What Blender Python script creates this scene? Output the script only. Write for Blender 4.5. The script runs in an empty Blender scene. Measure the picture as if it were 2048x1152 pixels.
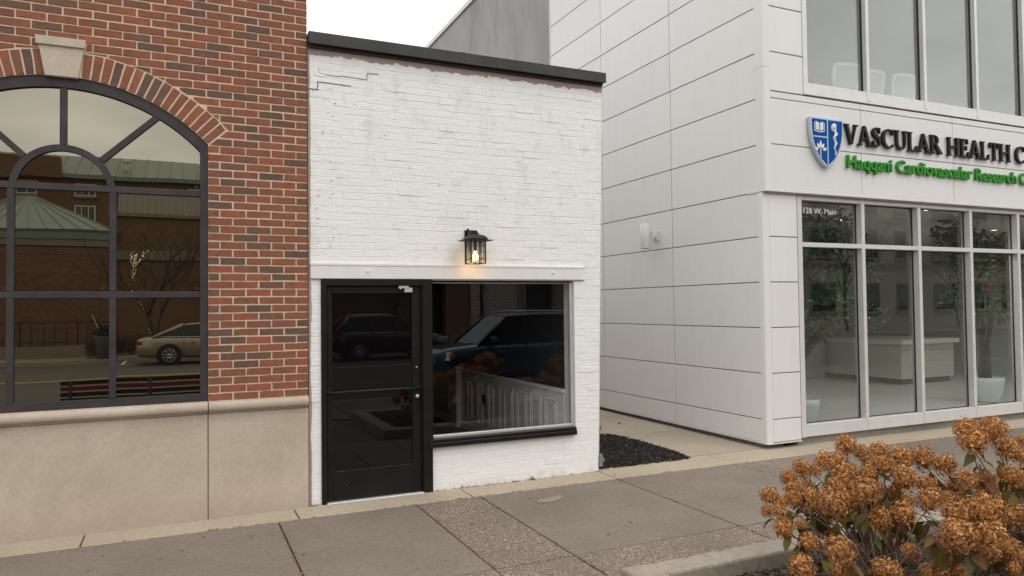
import bpy, bmesh, math, random
from mathutils import Vector, Matrix, noise
R = math.radians
SC = bpy.context.scene
COL = SC.collection
random.seed(7)

# ------------------------------------------------------------------ camera
cam_d = bpy.data.cameras.new('camera')
cam = bpy.data.objects.new('camera', cam_d)
COL.objects.link(cam)
SC.camera = cam
YAW, PITCH, ROLL = 0.4272407, 0.0261978, -0.0116565
fw = Vector((math.sin(YAW)*math.cos(PITCH), math.cos(YAW)*math.cos(PITCH), math.sin(PITCH)))
rt = Vector((math.cos(YAW), -math.sin(YAW), 0))
up = rt.cross(fw)
rt2 = rt*math.cos(ROLL) + up*math.sin(ROLL)
up2 = up*math.cos(ROLL) - rt*math.sin(ROLL)
mw = Matrix((rt2, up2, -fw)).transposed().to_4x4()
mw.translation = (0, -7.0, 1.83)
cam.matrix_world = mw
cam_d.sensor_width = 36
cam_d.lens = 1457.246/2048*36
cam_d.clip_start = 0.05
cam_d.clip_end = 3000

# ------------------------------------------------------------------ sky, sun, exposure
SUN_EL, SUN_AZ = R(56), R(160)          # azimuth from +Y towards +X: behind the camera, to its right
world = bpy.data.worlds.new('World')
SC.world = world
world.use_nodes = True
nt = world.node_tree
N = nt.nodes
N.clear()
def wn(t, **k):
    n = N.new(t)
    for a, b in k.items():
        setattr(n, a, b)
    return n
L = nt.links.new
sky = wn('ShaderNodeTexSky', sky_type='NISHITA', sun_disc=False, sun_elevation=SUN_EL, sun_rotation=SUN_AZ)
sky.dust_density = 3
hs = wn('ShaderNodeHueSaturation'); hs.inputs['Saturation'].default_value = 0.25
L(sky.outputs[0], hs.inputs['Color'])
geo = wn('ShaderNodeNewGeometry')
sep = wn('ShaderNodeSeparateXYZ'); L(geo.outputs['Incoming'], sep.inputs[0])
# cloud deck: direction projected on a plane above
az = wn('ShaderNodeMath', operation='ABSOLUTE'); L(sep.outputs[2], az.inputs[0])
dz = wn('ShaderNodeMath', operation='ADD'); L(az.outputs[0], dz.inputs[0]); dz.inputs[1].default_value = 0.18
vx = wn('ShaderNodeMath', operation='DIVIDE'); L(sep.outputs[0], vx.inputs[0]); L(dz.outputs[0], vx.inputs[1])
vy = wn('ShaderNodeMath', operation='DIVIDE'); L(sep.outputs[1], vy.inputs[0]); L(dz.outputs[0], vy.inputs[1])
cmb = wn('ShaderNodeCombineXYZ'); L(vx.outputs[0], cmb.inputs[0]); L(vy.outputs[0], cmb.inputs[1])
cl = wn('ShaderNodeTexNoise'); cl.inputs['Scale'].default_value = 1.15; cl.inputs['Detail'].default_value = 5; cl.inputs['Roughness'].default_value = 0.5
L(cmb.outputs[0], cl.inputs['Vector'])
cr = wn('ShaderNodeValToRGB')
cr.color_ramp.elements[0].position = 0.28; cr.color_ramp.elements[0].color = (0.48, 0.48, 0.475, 1)
cr.color_ramp.elements[1].position = 0.70; cr.color_ramp.elements[1].color = (1.0, 0.995, 0.985, 1)
L(cl.outputs['Fac'], cr.inputs[0])
cs = wn('ShaderNodeVectorMath', operation='SCALE'); L(cr.outputs[0], cs.inputs[0]); cs.inputs['Scale'].default_value = 22.5
mx = wn('ShaderNodeMix', data_type='RGBA'); mx.inputs[0].default_value = 0.88
L(hs.outputs[0], mx.inputs[6]); L(cs.outputs[0], mx.inputs[7])
bg = wn('ShaderNodeBackground'); bg.inputs['Strength'].default_value = 0.1
L(mx.outputs[2], bg.inputs[0])
wo = wn('ShaderNodeOutputWorld'); L(bg.outputs[0], wo.inputs[0])

sd = bpy.data.lights.new('sun', 'SUN')
sd.energy = 0.75; sd.angle = R(40); sd.color = (1.0, 0.97, 0.93)
sun = bpy.data.objects.new('sun', sd); COL.objects.link(sun)
sv = Vector((math.sin(SUN_AZ)*math.cos(SUN_EL), math.cos(SUN_AZ)*math.cos(SUN_EL), math.sin(SUN_EL)))
sun.rotation_euler = (-sv).to_track_quat('-Z', 'Y').to_euler()
sun.location = (3, -6, 12)
vs = SC.view_settings
vs.view_transform = 'Standard'; vs.look = 'None'; vs.gamma = 1; vs.exposure = 0.0
vs.use_curve_mapping = False
SC.cycles.max_bounces = 8
SC.cycles.diffuse_bounces = 3
SC.cycles.glossy_bounces = 4
SC.cycles.transparent_max_bounces = 16
SC.cycles.caustics_reflective = False
SC.cycles.caustics_refractive = False
SC.cycles.sample_clamp_indirect = 6

# ------------------------------------------------------------------ materials
MATS = {}
class NT:
    """short node-tree writer"""
    def __init__(s, name):
        s.m = bpy.data.materials.new(name); s.m.use_nodes = True
        s.t = s.m.node_tree; s.t.nodes.clear()
        s.out = s.n('ShaderNodeOutputMaterial')
        MATS[name] = s.m
    def n(s, typ, ins=None, **k):
        x = s.t.nodes.new(typ)
        for a, b in k.items(): setattr(x, a, b)
        for a, b in (ins or {}).items(): s.set(x.inputs[a], b)
        return x
    def set(s, sock, v):
        if isinstance(v, bpy.types.NodeSocket): s.t.links.new(v, sock)
        elif isinstance(v, bpy.types.Node): s.t.links.new(v.outputs[0], sock)
        else:
            if isinstance(v, tuple) and len(v) == 3 and sock.type == 'RGBA': v = v + (1,)
            sock.default_value = v
    def coord(s, kind='Object', scale=None):
        if kind == 'World':
            v = s.n('ShaderNodeNewGeometry').outputs['Position']
        else:
            v = s.n('ShaderNodeTexCoord').outputs[kind]
        if scale:
            v = s.n('ShaderNodeVectorMath', {0: v, 1: scale}, operation='MULTIPLY').outputs[0]
        return v
    def noise(s, v, scale, detail=4, rough=0.55, dist=0.0):
        return s.n('ShaderNodeTexNoise', {'Vector': v, 'Scale': scale, 'Detail': detail, 'Roughness': rough, 'Distortion': dist}).outputs['Fac']
    def ramp(s, f, stops, interp='LINEAR'):
        x = s.n('ShaderNodeValToRGB', {0: f}); r = x.color_ramp; r.interpolation = interp
        while len(r.elements) < len(stops): r.elements.new(0.5)
        for e, (p, c) in zip(r.elements, stops):
            e.position = p
            e.color = (c, c, c, 1) if not isinstance(c, tuple) else c + (1,)
        return x.outputs[0]
    def mix(s, f, a, b, mode='MIX'):
        x = s.n('ShaderNodeMix', data_type='RGBA', blend_type=mode)
        s.set(x.inputs[0], f); s.set(x.inputs[6], a); s.set(x.inputs[7], b)
        return x.outputs[2]
    def math(s, op, a, b=0.0, clamp=False):
        return s.n('ShaderNodeMath', {0: a, 1: b}, operation=op, use_clamp=clamp).outputs[0]
    def bump(s, h, strength=0.3, dist=0.01, normal=None):
        x = s.n('ShaderNodeBump', {'Height': h, 'Strength': strength, 'Distance': dist})
        if normal is not None: s.set(x.inputs['Normal'], normal)
        return x.outputs[0]
    def bsdf(s, **k):
        x = s.n('ShaderNodeBsdfPrincipled')
        for a, b in k.items(): s.set(x.inputs[a.replace('_', ' ')], b)
        s.t.links.new(x.outputs[0], s.out.inputs[0])
        return x

def plain(name, col, rough=0.6, var=0.12, scale=8.0, bump=0.0, bscale=120.0, metal=0.0, coat=0.0, spec=0.5, kind='World'):
    t = NT(name)
    v = t.coord(kind)
    f = t.noise(v, scale, 5)
    c = t.mix(t.ramp(f, [(0.3, 0.0), (0.7, 1.0)]), tuple(x*(1-var) for x in col), tuple(min(1, x*(1+var)) for x in col))
    k = dict(Base_Color=c, Roughness=rough, Metallic=metal, Coat_Weight=coat, Specular_IOR_Level=spec)
    if bump:
        k['Normal'] = t.bump(t.noise(v, bscale, 3), bump, 0.004)
    t.bsdf(**k)
    return t.m

def glass(name, tint=(0.8, 0.85, 0.82), f0=0.04, refl=(1, 1, 1), wave=0.0, wscale=1.2, rough=0.0, pale_fill=0.0):
    t = NT(name)
    nrm = None
    v = t.coord('World')
    if wave:
        nrm = t.bump(t.noise(v, wscale, 2), wave, 0.02)
    # Schlick on |N.I|: the same for both faces of a thin pane
    ge = t.n('ShaderNodeNewGeometry')
    cosv = t.math('ABSOLUTE', t.n('ShaderNodeVectorMath', {0: ge.outputs['Normal'], 1: ge.outputs['Incoming']}, operation='DOT_PRODUCT').outputs['Value'])
    fr = t.math('ADD', f0, t.math('MULTIPLY', t.math('POWER', t.math('SUBTRACT', 1.0, cosv), 5.0), 1.0-f0), True)
    gl = t.n('ShaderNodeBsdfGlossy', {'Color': refl, 'Roughness': rough})
    if nrm is not None:
        t.set(gl.inputs['Normal'], nrm)
    tr = t.n('ShaderNodeBsdfTransparent', {'Color': tint})
    a = tr.outputs[0]
    if pale_fill:  # grey mixed into the pane colour so the lantern inside reads lighter
        df = t.n('ShaderNodeBsdfDiffuse', {'Color': (0.5, 0.5, 0.48)})
        dn = t.ramp(t.noise(v, 3.0, 6, 0.7), [(0.45, 0.0), (0.8, pale_fill)])
        a = t.n('ShaderNodeMixShader', {0: dn, 1: a, 2: df.outputs[0]}).outputs[0]
    ms = t.n('ShaderNodeMixShader', {0: fr, 1: a, 2: gl.outputs[0]})
    t.t.links.new(ms.outputs[0], t.out.inputs[0])
    return t.m

def brick_mat():
    t = NT('brick_red')
    oi = t.n('ShaderNodeObjectInfo'); ge = t.n('ShaderNodeNewGeometry')
    rnd = t.math('FRACT', t.math('ADD', oi.outputs['Random'], ge.outputs['Random Per Island']))
    base = t.ramp(rnd, [(0.0, (0.300, 0.086, 0.043)), (0.16, (0.245, 0.080, 0.044)), (0.34, (0.335, 0.102, 0.050)), (0.50, (0.220, 0.085, 0.047)),
                        (0.66, (0.285, 0.090, 0.046)), (0.76, (0.150, 0.082, 0.054)), (0.90, (0.082, 0.062, 0.050)), (1.0, (0.200, 0.080, 0.048))])
    v = t.coord('World')
    sh = t.n('ShaderNodeVectorMath', {0: v, 1: t.n('ShaderNodeCombineXYZ', {0: t.math('MULTIPLY', rnd, 37.0), 2: t.math('MULTIPLY', rnd, 19.0)})}, operation='ADD').outputs[0]
    big = t.noise(sh, 9, 3)
    c = t.mix(t.ramp(big, [(0.40, 0.0), (0.72, 0.7)]), base, (0.14, 0.072, 0.046))
    c = t.mix(t.ramp(t.noise(sh, 24, 4, 0.7), [(0.55, 0.0), (0.72, 0.6)]), c, (0.37, 0.115, 0.055))
    fine = t.noise(t.n('ShaderNodeVectorMath', {0: sh, 1: (1.0, 1.0, 1.6)}, operation='MULTIPLY').outputs[0], 38, 6, 0.7, 1.2)
    c = t.mix(t.ramp(fine, [(0.34, 0.9), (0.44, 0.0)]), c, (0.035, 0.022, 0.018))
    c = t.mix(t.ramp(t.noise(sh, 160, 3), [(0.3, 0.0), (0.7, 0.5)]), c, t.mix(0.5, c, (0.36, 0.17, 0.12)))
    h = t.math('ADD', t.math('MULTIPLY', fine, 1.6), t.math('MULTIPLY', t.noise(sh, 220, 4), 0.5))
    t.bsdf(Base_Color=c, Roughness=0.88, Specular_IOR_Level=0.3, Normal=t.bump(h, 0.7, 0.006))
brick_mat()

def mortar_mat():
    t = NT('mortar')
    v = t.coord('World')
    c = t.mix(t.noise(v, 14, 5), (0.58, 0.465, 0.345), (0.72, 0.60, 0.46))
    c = t.mix(t.ramp(t.noise(v, 240, 2), [(0.3, 0.5), (0.5, 0.0)]), c, (0.33, 0.26, 0.19))
    t.bsdf(Base_Color=c, Roughness=0.95, Specular_IOR_Level=0.2, Normal=t.bump(t.noise(v, 150, 4), 0.7, 0.006))
mortar_mat()

def white_paint():
    t = NT('white_painted_brick')
    v = t.coord('World')
    sp = t.n('ShaderNodeSeparateXYZ', {0: v})
    oi = t.n('ShaderNodeObjectInfo'); ge = t.n('ShaderNodeNewGeometry')
    rnd = t.math('FRACT', t.math('ADD', oi.outputs['Random'], ge.outputs['Random Per Island']))
    c = t.mix(rnd, (0.795, 0.785, 0.775), (0.815, 0.805, 0.795))
    # thin coat patches: grey shows through in vertical roller strokes
    st = t.noise(t.n('ShaderNodeVectorMath', {0: v, 1: (1.6, 1.0, 1.1)}, operation='MULTIPLY').outputs[0], 3.1, 7, 0.68, 0.1)
    hgt = t.n('ShaderNodeMapRange', {0: sp.outputs[2], 1: 1.2, 2: 3.6, 3: 0.15, 4: 0.8}).outputs[0]
    c = t.mix(t.math('MULTIPLY', t.ramp(st, [(0.52, 0.0), (0.70, 1.0)]), hgt), c, (0.64, 0.64, 0.63))
    # pock marks and pits
    pit = t.n('ShaderNodeTexVoronoi', {'Vector': v, 'Scale': 26.0, 'Randomness': 1.0})
    pm = t.math('MULTIPLY', t.ramp(pit.outputs['Distance'], [(0.06, 1.0), (0.10, 0.0)]), t.ramp(t.noise(v, 1.7, 3), [(0.56, 0.0), (0.66, 1.0)]))
    c = t.mix(t.math('MULTIPLY', pm, 0.55), c, (0.16, 0.15, 0.15))
    # unpainted mauve margin under the coping and along the party joint
    rag = t.math('MULTIPLY', t.math('SUBTRACT', t.noise(t.n('ShaderNodeVectorMath', {0: v, 1: (1.0, 1.0, 0.35)}, operation='MULTIPLY').outputs[0], 7, 6, 0.6), 0.5), 0.16)
    top = t.math('GREATER_THAN', t.math('ADD', sp.outputs[2], rag), 4.245)
    lef = t.math('LESS_THAN', t.math('ADD', sp.outputs[0], t.math('MULTIPLY', rag, 0.35)), 1.112)
    c = t.mix(t.math('MAXIMUM', top, lef), c, t.mix(t.noise(v, 20, 4), (0.34, 0.255, 0.235), (0.43, 0.335, 0.31)))
    # dirt at the foot of the wall
    low = t.math('MULTIPLY', t.n('ShaderNodeMapRange', {0: sp.outputs[2], 1: 0.0, 2: 0.09, 3: 1.0, 4: 0.0}).outputs[0], t.ramp(t.noise(v, 13, 6), [(0.4, 0.0), (0.75, 0.8)]))
    c = t.mix(low, c, (0.42, 0.37, 0.32))
    h = t.math('ADD', t.math('MULTIPLY', t.noise(t.n('ShaderNodeVectorMath', {0: v, 1: (0.55, 1.0, 1.3)}, operation='MULTIPLY').outputs[0], 24, 5, 0.6), 1.6), t.math('ADD', t.math('MULTIPLY', t.noise(v, 120, 3), 0.35), t.math('MULTIPLY', pm, -2.0)))
    t.bsdf(Base_Color=c, Roughness=0.55, Specular_IOR_Level=0.35, Normal=t.bump(h, 0.55, 0.007))
white_paint()

def stone_mat():
    t = NT('limestone')
    v = t.coord('World')
    a = t.noise(v, 1.6, 6, 0.62)
    c = t.mix(t.ramp(a, [(0.3, 0.0), (0.7, 1.0)]), (0.44, 0.368, 0.290), (0.56, 0.478, 0.392))
    c = t.mix(t.ramp(t.noise(v, 6, 8, 0.75), [(0.42, 0.0), (0.70, 0.40)]), c, (0.36, 0.295, 0.225))
    c = t.mix(t.ramp(t.noise(v, 30, 5, 0.75), [(0.40, 0.25), (0.55, 0.0)]), c, (0.35, 0.285, 0.215))
    c = t.mix(t.ramp(t.noise(t.n('ShaderNodeVectorMath', {0: v, 1: (1, 1, 3)}, operation='MULTIPLY').outputs[0], 45, 4, 0.7), [(0.62, 0.0), (0.72, 0.5)]), c, (0.64, 0.56, 0.46))
    sp = t.n('ShaderNodeSeparateXYZ', {0: v})
    c = t.mix(t.math('MULTIPLY', t.n('ShaderNodeMapRange', {0: sp.outputs[2], 1: 0.0, 2: 0.22, 3: 0.5, 4: 0.0}).outputs[0], a), c, (0.20, 0.165, 0.13))
    t.bsdf(Base_Color=c, Roughness=0.85, Specular_IOR_Level=0.3, Normal=t.bump(t.noise(v, 260, 4, 0.7), 0.35, 0.003))
stone_mat()

def concrete(name, a, b, stain, rough=0.9, agg=0.25):
    t = NT(name)
    v = t.coord('World')
    oi = t.n('ShaderNodeObjectInfo')
    c = t.mix(t.ramp(t.noise(v, 1.1, 7, 0.62), [(0.32, 0.0), (0.68, 1.0)]), a, b)
    c = t.mix(t.ramp(t.noise(v, 5.5, 6, 0.7), [(0.5, 0.0), (0.85, 0.30)]), c, stain)
    c = t.mix(t.ramp(t.noise(v, 26, 7, 0.78), [(0.36, 0.75), (0.52, 0.0)]), c, stain)
    c = t.mix(t.ramp(t.noise(v, 55, 5, 0.8), [(0.56, 0.0), (0.74, 0.5)]), c, tuple(min(1, x*1.35) for x in b))
    c = t.mix(t.ramp(t.noise(v, 190, 3, 0.7), [(0.35, 0.55), (0.5, 0.0), (0.6, 0.0), (0.72, 0.3)]), c, t.mix(t.noise(v, 120, 1), stain, tuple(min(1, x*1.7) for x in b)))
    c = t.mix(t.math('MULTIPLY', oi.outputs['Random'], 0.15), c, stain)
    h = t.math('ADD', t.noise(v, 300, 3), t.math('MULTIPLY', t.noise(v, 22, 4), 0.6))
    t.bsdf(Base_Color=c, Roughness=rough, Specular_IOR_Level=0.3, Normal=t.bump(h, agg, 0.004))
concrete('concrete_slab', (0.178, 0.144, 0.116), (0.242, 0.200, 0.165), (0.115, 0.092, 0.075))
concrete('concrete_band', (0.36, 0.295, 0.215), (0.47, 0.395, 0.30), (0.245, 0.20, 0.15))
concrete('concrete_walk', (0.34, 0.285, 0.225), (0.42, 0.36, 0.29), (0.27, 0.22, 0.17))
concrete('concrete_kerb', (0.28, 0.235, 0.19), (0.40, 0.345, 0.285), (0.18, 0.15, 0.12), agg=0.5)
concrete('concrete_plinth', (0.26, 0.235, 0.205), (0.40, 0.365, 0.32), (0.15, 0.135, 0.12), agg=0.6)

def aggregate():
    t = NT('exposed_aggregate')
    v = t.coord('World')
    vo = t.n('ShaderNodeTexVoronoi', {'Vector': v, 'Scale': 95.0})
    sepc = t.n('ShaderNodeSeparateColor', {0: vo.outputs['Color']})
    c = t.ramp(sepc.outputs[0], [(0.0, (0.10, 0.075, 0.055)), (0.3, (0.19, 0.145, 0.108)), (0.6, (0.27, 0.215, 0.165)), (0.85, (0.36, 0.30, 0.235)), (1.0, (0.56, 0.50, 0.42))])
    c = t.mix(t.ramp(vo.outputs['Distance'], [(0.45, 0.0), (0.75, 1.0)]), c, (0.15, 0.118, 0.09))
    c = t.mix(t.ramp(t.noise(v, 1.5, 5), [(0.4, 0.0), (0.7, 0.35)]), c, (0.13, 0.10, 0.08))
    h = t.math('MULTIPLY', vo.outputs['Distance'], -1.0)
    t.bsdf(Base_Color=c, Roughness=0.75, Specular_IOR_Level=0.35, Normal=t.bump(h, 0.8, 0.006))
aggregate()

def panel_mat():
    t = NT('white_panel')
    v = t.coord('World')
    oi = t.n('ShaderNodeObjectInfo')
    c = t.mix(oi.outputs['Random'], (0.705, 0.692, 0.68), (0.74, 0.727, 0.714))
    st = t.noise(t.n('ShaderNodeVectorMath', {0: v, 1: (5, 5, 0.5)}, operation='MULTIPLY').outputs[0], 2.0, 5)
    c = t.mix(t.ramp(st, [(0.5, 0.0), (0.85, 0.16)]), c, (0.46, 0.44, 0.41))
    t.bsdf(Base_Color=c, Roughness=0.42, Specular_IOR_Level=0.4, Normal=t.bump(t.noise(v, 1.3, 2), 0.08, 0.02))
panel_mat()

def stucco():
    t = NT('grey_stucco')
    v = t.coord('World')
    st = t.noise(t.n('ShaderNodeVectorMath', {0: v, 1: (1, 1, 0.35)}, operation='MULTIPLY').outputs[0], 1.3, 7, 0.65, 0.8)
    c = t.mix(t.ramp(st, [(0.3, 0.0), (0.7, 1.0)]), (0.27, 0.265, 0.255), (0.39, 0.38, 0.365))
    t.bsdf(Base_Color=c, Roughness=0.9, Normal=t.bump(t.noise(v, 60, 4), 0.4, 0.01))
stucco()

def mulch_mat():
    t = NT('black_mulch')
    v = t.coord('World')
    oi = t.n('ShaderNodeObjectInfo'); ge = t.n('ShaderNodeNewGeometry')
    c = t.ramp(ge.outputs['Random Per Island'], [(0.0, (0.012, 0.010, 0.009)), (0.8, (0.028, 0.024, 0.021)), (0.96, (0.05, 0.042, 0.034)), (1.0, (0.18, 0.15, 0.12))])
    t.bsdf(Base_Color=c, Roughness=0.8, Specular_IOR_Level=0.3)
    t = NT('brown_mulch')
    ge = t.n('ShaderNodeNewGeometry')
    c = t.ramp(ge.outputs['Random Per Island'], [(0.0, (0.045, 0.032, 0.026)), (0.6, (0.10, 0.075, 0.06)), (0.9, (0.16, 0.125, 0.10)), (1.0, (0.32, 0.27, 0.22))])
    t.bsdf(Base_Color=c, Roughness=0.9, Specular_IOR_Level=0.2)
mulch_mat()

def asphalt():
    t = NT('asphalt')
    v = t.coord('World')
    c = t.mix(t.ramp(t.noise(v, 0.7, 6), [(0.3, 0.0), (0.7, 1.0)]), (0.078, 0.071, 0.062), (0.108, 0.099, 0.086))
    c = t.mix(t.ramp(t.noise(v, 90, 3), [(0.4, 0.5), (0.6, 0.0)]), c, (0.07, 0.065, 0.06))
    t.bsdf(Base_Color=c, Roughness=0.9, Normal=t.bump(t.noise(v, 150, 3), 0.4, 0.004))
asphalt()

def far_brick(name, a, b, m, sc=1.0, rot=False):
    t = NT(name)
    v = t.coord('World')
    s = t.n('ShaderNodeSeparateXYZ', {0: v})
    u = t.n('ShaderNodeCombineXYZ', {0: t.math('ADD', s.outputs[0], s.outputs[1]), 1: s.outputs[2]}).outputs[0]
    if rot:
        u = t.n('ShaderNodeVectorRotate', {'Vector': u, 'Angle': R(45)}, rotation_type='Z_AXIS').outputs[0]
    br = t.n('ShaderNodeTexBrick', {'Vector': u, 'Color1': a, 'Color2': b, 'Mortar': m, 'Scale': sc, 'Mortar Size': 0.012, 'Brick Width': 0.22, 'Row Height': 0.075})
    c = t.mix(t.ramp(t.noise(v, 0.8, 5), [(0.4, 0.0), (0.7, 0.3)]), br.outputs[0], tuple(x*0.5 for x in a))
    t.bsdf(Base_Color=c, Roughness=0.9, Normal=t.bump(br.outputs['Fac'], -0.4, 0.01))
far_brick('far_brick_orange', (0.175, 0.078, 0.036), (0.125, 0.054, 0.027), (0.19, 0.14, 0.095))
far_brick('far_brick_herring', (0.20, 0.092, 0.044), (0.10, 0.048, 0.028), (0.18, 0.13, 0.09), 1.0, True)
far_brick('far_brick_red', (0.20, 0.075, 0.05), (0.13, 0.05, 0.035), (0.22, 0.17, 0.14))
far_brick('far_block_cream', (0.44, 0.38, 0.31), (0.38, 0.33, 0.27), (0.25, 0.21, 0.17), 0.4)

def ribbed(name, col):
    t = NT(name)
    v = t.coord('World')
    c = t.mix(t.noise(v, 1.5, 4), col, tuple(x*0.8 for x in col))
    t.bsdf(Base_Color=c, Roughness=0.5, Metallic=0.2)
ribbed('green_metal', (0.19, 0.235, 0.20)); ribbed('grey_metal_roof', (0.26, 0.24, 0.205))

def bronze_glass():
    t = NT('bronze_glass')
    v = t.coord('World')
    nrm = t.bump(t.noise(v, 1.1, 1), 0.05, 0.02)
    t.bsdf(Base_Color=(0.004, 0.003, 0.0025), Roughness=0.0, IOR=2.95, Specular_Tint=(1.0, 0.93, 0.72), Normal=nrm)
bronze_glass()
def dark_glass():
    t = NT('door_glass')
    v = t.coord('World')
    nrm = t.bump(t.noise(v, 1.2, 1), 0.008, 0.02)
    t.bsdf(Base_Color=(0.003, 0.0025, 0.0025), Roughness=0.0, IOR=1.52, Normal=nrm)
dark_glass()
glass('shop_glass', (0.97, 0.975, 0.975), 0.045, (0.95, 0.97, 1.0), 0.006, 1.2, 0.0, 0.0)
glass('clinic_glass', (0.905, 0.92, 0.91), 0.09, (0.95, 0.97, 0.95), 0.015, 0.8)
glass('clinic_glass_upper', (0.84, 0.87, 0.86), 0.15, (0.90, 0.91, 0.88), 0.015, 0.8)
glass('seeded_glass', (0.95, 0.95, 0.94), 0.05, (1, 1, 1), 0.08, 60, 0.05, 0.15)
glass('car_glass', (0.05, 0.055, 0.06), 0.05)

def black_paint(name, col, rough, scr):
    t = NT(name)
    v = t.coord('World')
    c = t.mix(t.ramp(t.noise(v, 5, 5), [(0.35, 0.0), (0.7, 1.0)]), col, tuple(x*1.5 for x in col))
    vo = t.n('ShaderNodeTexVoronoi', {'Vector': v, 'Scale': 22.0})
    chip = t.math('MULTIPLY', t.ramp(vo.outputs['Distance'], [(0.05, 1.0), (0.08, 0.0)]), t.ramp(t.noise(v, 2.3, 3), [(0.58, 0.0), (0.62, 1.0)]))
    c = t.mix(t.math('MULTIPLY', chip, scr), c, (0.5, 0.5, 0.49))
    t.bsdf(Base_Color=c, Roughness=rough, Specular_IOR_Level=0.25, Normal=t.bump(t.noise(v, 45, 4), 0.12, 0.003))
black_paint('black_frame', (0.009, 0.008, 0.0075), 0.38, 0.9)
black_paint('coping_metal', (0.040, 0.040, 0.040), 0.5, 0.0)
black_paint('bronze_frame', (0.036, 0.032, 0.032), 0.5, 0.0)
black_paint('lantern_black', (0.014, 0.014, 0.014), 0.45, 0.0)
plain('white_trim', (0.72, 0.705, 0.685), 0.45, 0.05, 6, 0.15, 60)
plain('white_trim_aged', (0.62, 0.60, 0.575), 0.45, 0.06, 5, 0.05, 50)
plain('soffit_grey', (0.38, 0.35, 0.32), 0.5, 0.06)
plain('joint_dark', (0.10, 0.096, 0.09), 0.7, 0.1)
plain('gasket_black', (0.012, 0.012, 0.012), 0.6, 0.1)
plain('mullion_grey', (0.60, 0.585, 0.57), 0.4, 0.05, 5)
plain('steel', (0.55, 0.54, 0.52), 0.35, 0.08, 20, metal=0.8)
plain('aluminium', (0.62, 0.62, 0.61), 0.4, 0.08, 20, metal=0.5)
plain('sign_black', (0.010, 0.0105, 0.010), 0.5, 0.1, spec=0.2)
plain('sign_green', (0.028, 0.25, 0.016), 0.5, 0.08, spec=0.2)
plain('sign_blue', (0.004, 0.080, 0.31), 0.6, 0.06, spec=0.05)
plain('sign_silver', (0.50, 0.55, 0.62), 0.4, 0.05, metal=0.2)
plain('decal_white', (0.72, 0.72, 0.70), 0.6, 0.02)
plain('interior_white', (0.82, 0.81, 0.79), 0.6, 0.04, 3)
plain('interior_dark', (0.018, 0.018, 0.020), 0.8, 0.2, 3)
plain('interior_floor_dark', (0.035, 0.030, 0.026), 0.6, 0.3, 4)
plain('clinic_wall', (0.68, 0.68, 0.65), 0.8, 0.03, 2)
plain('clinic_floor', (0.66, 0.68, 0.67), 0.35, 0.08, 3)
plain('clinic_ceiling', (0.60, 0.60, 0.57), 0.8, 0.03, 2)
plain('counter_beige', (0.60, 0.585, 0.50), 0.6, 0.05, 4)
plain('counter_kick', (0.10, 0.10, 0.10), 0.6, 0.1)
plain('counter_top', (0.75, 0.75, 0.72), 0.3, 0.04)
plain('pot_white', (0.72, 0.76, 0.74), 0.3, 0.05, 4)
plain('chair_white', (0.78, 0.80, 0.78), 0.5, 0.04, 5)
plain('chair_mesh', (0.50, 0.52, 0.51), 0.7, 0.04, 5)
plain('bark', (0.075, 0.055, 0.040), 0.9, 0.35, 20, 0.6, 60)
plain('twig', (0.115, 0.078, 0.055), 0.9, 0.35, 25)
plain('soil', (0.05, 0.038, 0.028), 0.95, 0.3, 30)
plain('rubber', (0.012, 0.012, 0.012), 0.8, 0.2)
plain('rim', (0.48, 0.47, 0.45), 0.3, 0.05, metal=0.9)
plain('paint_champagne', (0.33, 0.28, 0.21), 0.28, 0.03, coat=0.8, metal=0.5)
plain('paint_black', (0.008, 0.008, 0.009), 0.2, 0.03, coat=1.0)
plain('paint_blue', (0.014, 0.030, 0.060), 0.25, 0.03, coat=0.9, metal=0.2)
plain('chrome', (0.75, 0.75, 0.74), 0.12, 0.02, metal=1.0)
plain('headlight_clear', (0.85, 0.84, 0.82), 0.15, 0.2, 30, coat=0.6)
plain('signal_amber', (0.55, 0.17, 0.03), 0.25, 0.05)
plain('tail_red', (0.35, 0.012, 0.015), 0.2, 0.05, coat=0.5)
plain('bench_black', (0.010, 0.010, 0.010), 0.5, 0.1)
plain('bench_red', (0.20, 0.012, 0.015), 0.5, 0.1)
plain('road_white', (0.62, 0.60, 0.56), 0.8, 0.15, 6)
plain('road_yellow', (0.55, 0.33, 0.05), 0.8, 0.15, 6)
plain('stone_band', (0.22, 0.182, 0.14), 0.85, 0.12, 3)
plain('mulch_twig', (0.12, 0.09, 0.07), 0.9, 0.3)
plain('far_frame_white', (0.60, 0.58, 0.53), 0.6, 0.06)
plain('far_dark', (0.012, 0.012, 0.013), 0.5, 0.2)
plain('iron_black', (0.012, 0.012, 0.012), 0.5, 0.15)
plain('sign_red', (0.38, 0.015, 0.02), 0.5, 0.05)
plain('skin', (0.45, 0.27, 0.19), 0.6, 0.05)
plain('coat_tan', (0.34, 0.17, 0.07), 0.85, 0.12, 14)
plain('far_concrete', (0.25, 0.215, 0.165), 0.9, 0.15, 1.5)
plain('gum_dark', (0.075, 0.06, 0.048), 0.9, 0.2, 30)
plain('closer_grey', (0.42, 0.41, 0.39), 0.45, 0.1)
plain('trousers_dark', (0.035, 0.037, 0.045), 0.85, 0.12, 14)
plain('hair_dark', (0.03, 0.02, 0.014), 0.7, 0.2)
plain('garland_green', (0.020, 0.045, 0.020), 0.8, 0.3, 12)
plain('conduit_grey', (0.22, 0.22, 0.215), 0.55, 0.1)
plain('weed_green', (0.10, 0.19, 0.03), 0.7, 0.25, 30)
plain('dead_leaf', (0.22, 0.095, 0.03), 0.8, 0.3, 40)
plain('litter_white', (0.55, 0.50, 0.44), 0.8, 0.1)
plain('ground_grey', (0.14, 0.13, 0.115), 0.95, 0.15, 0.5)
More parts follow.
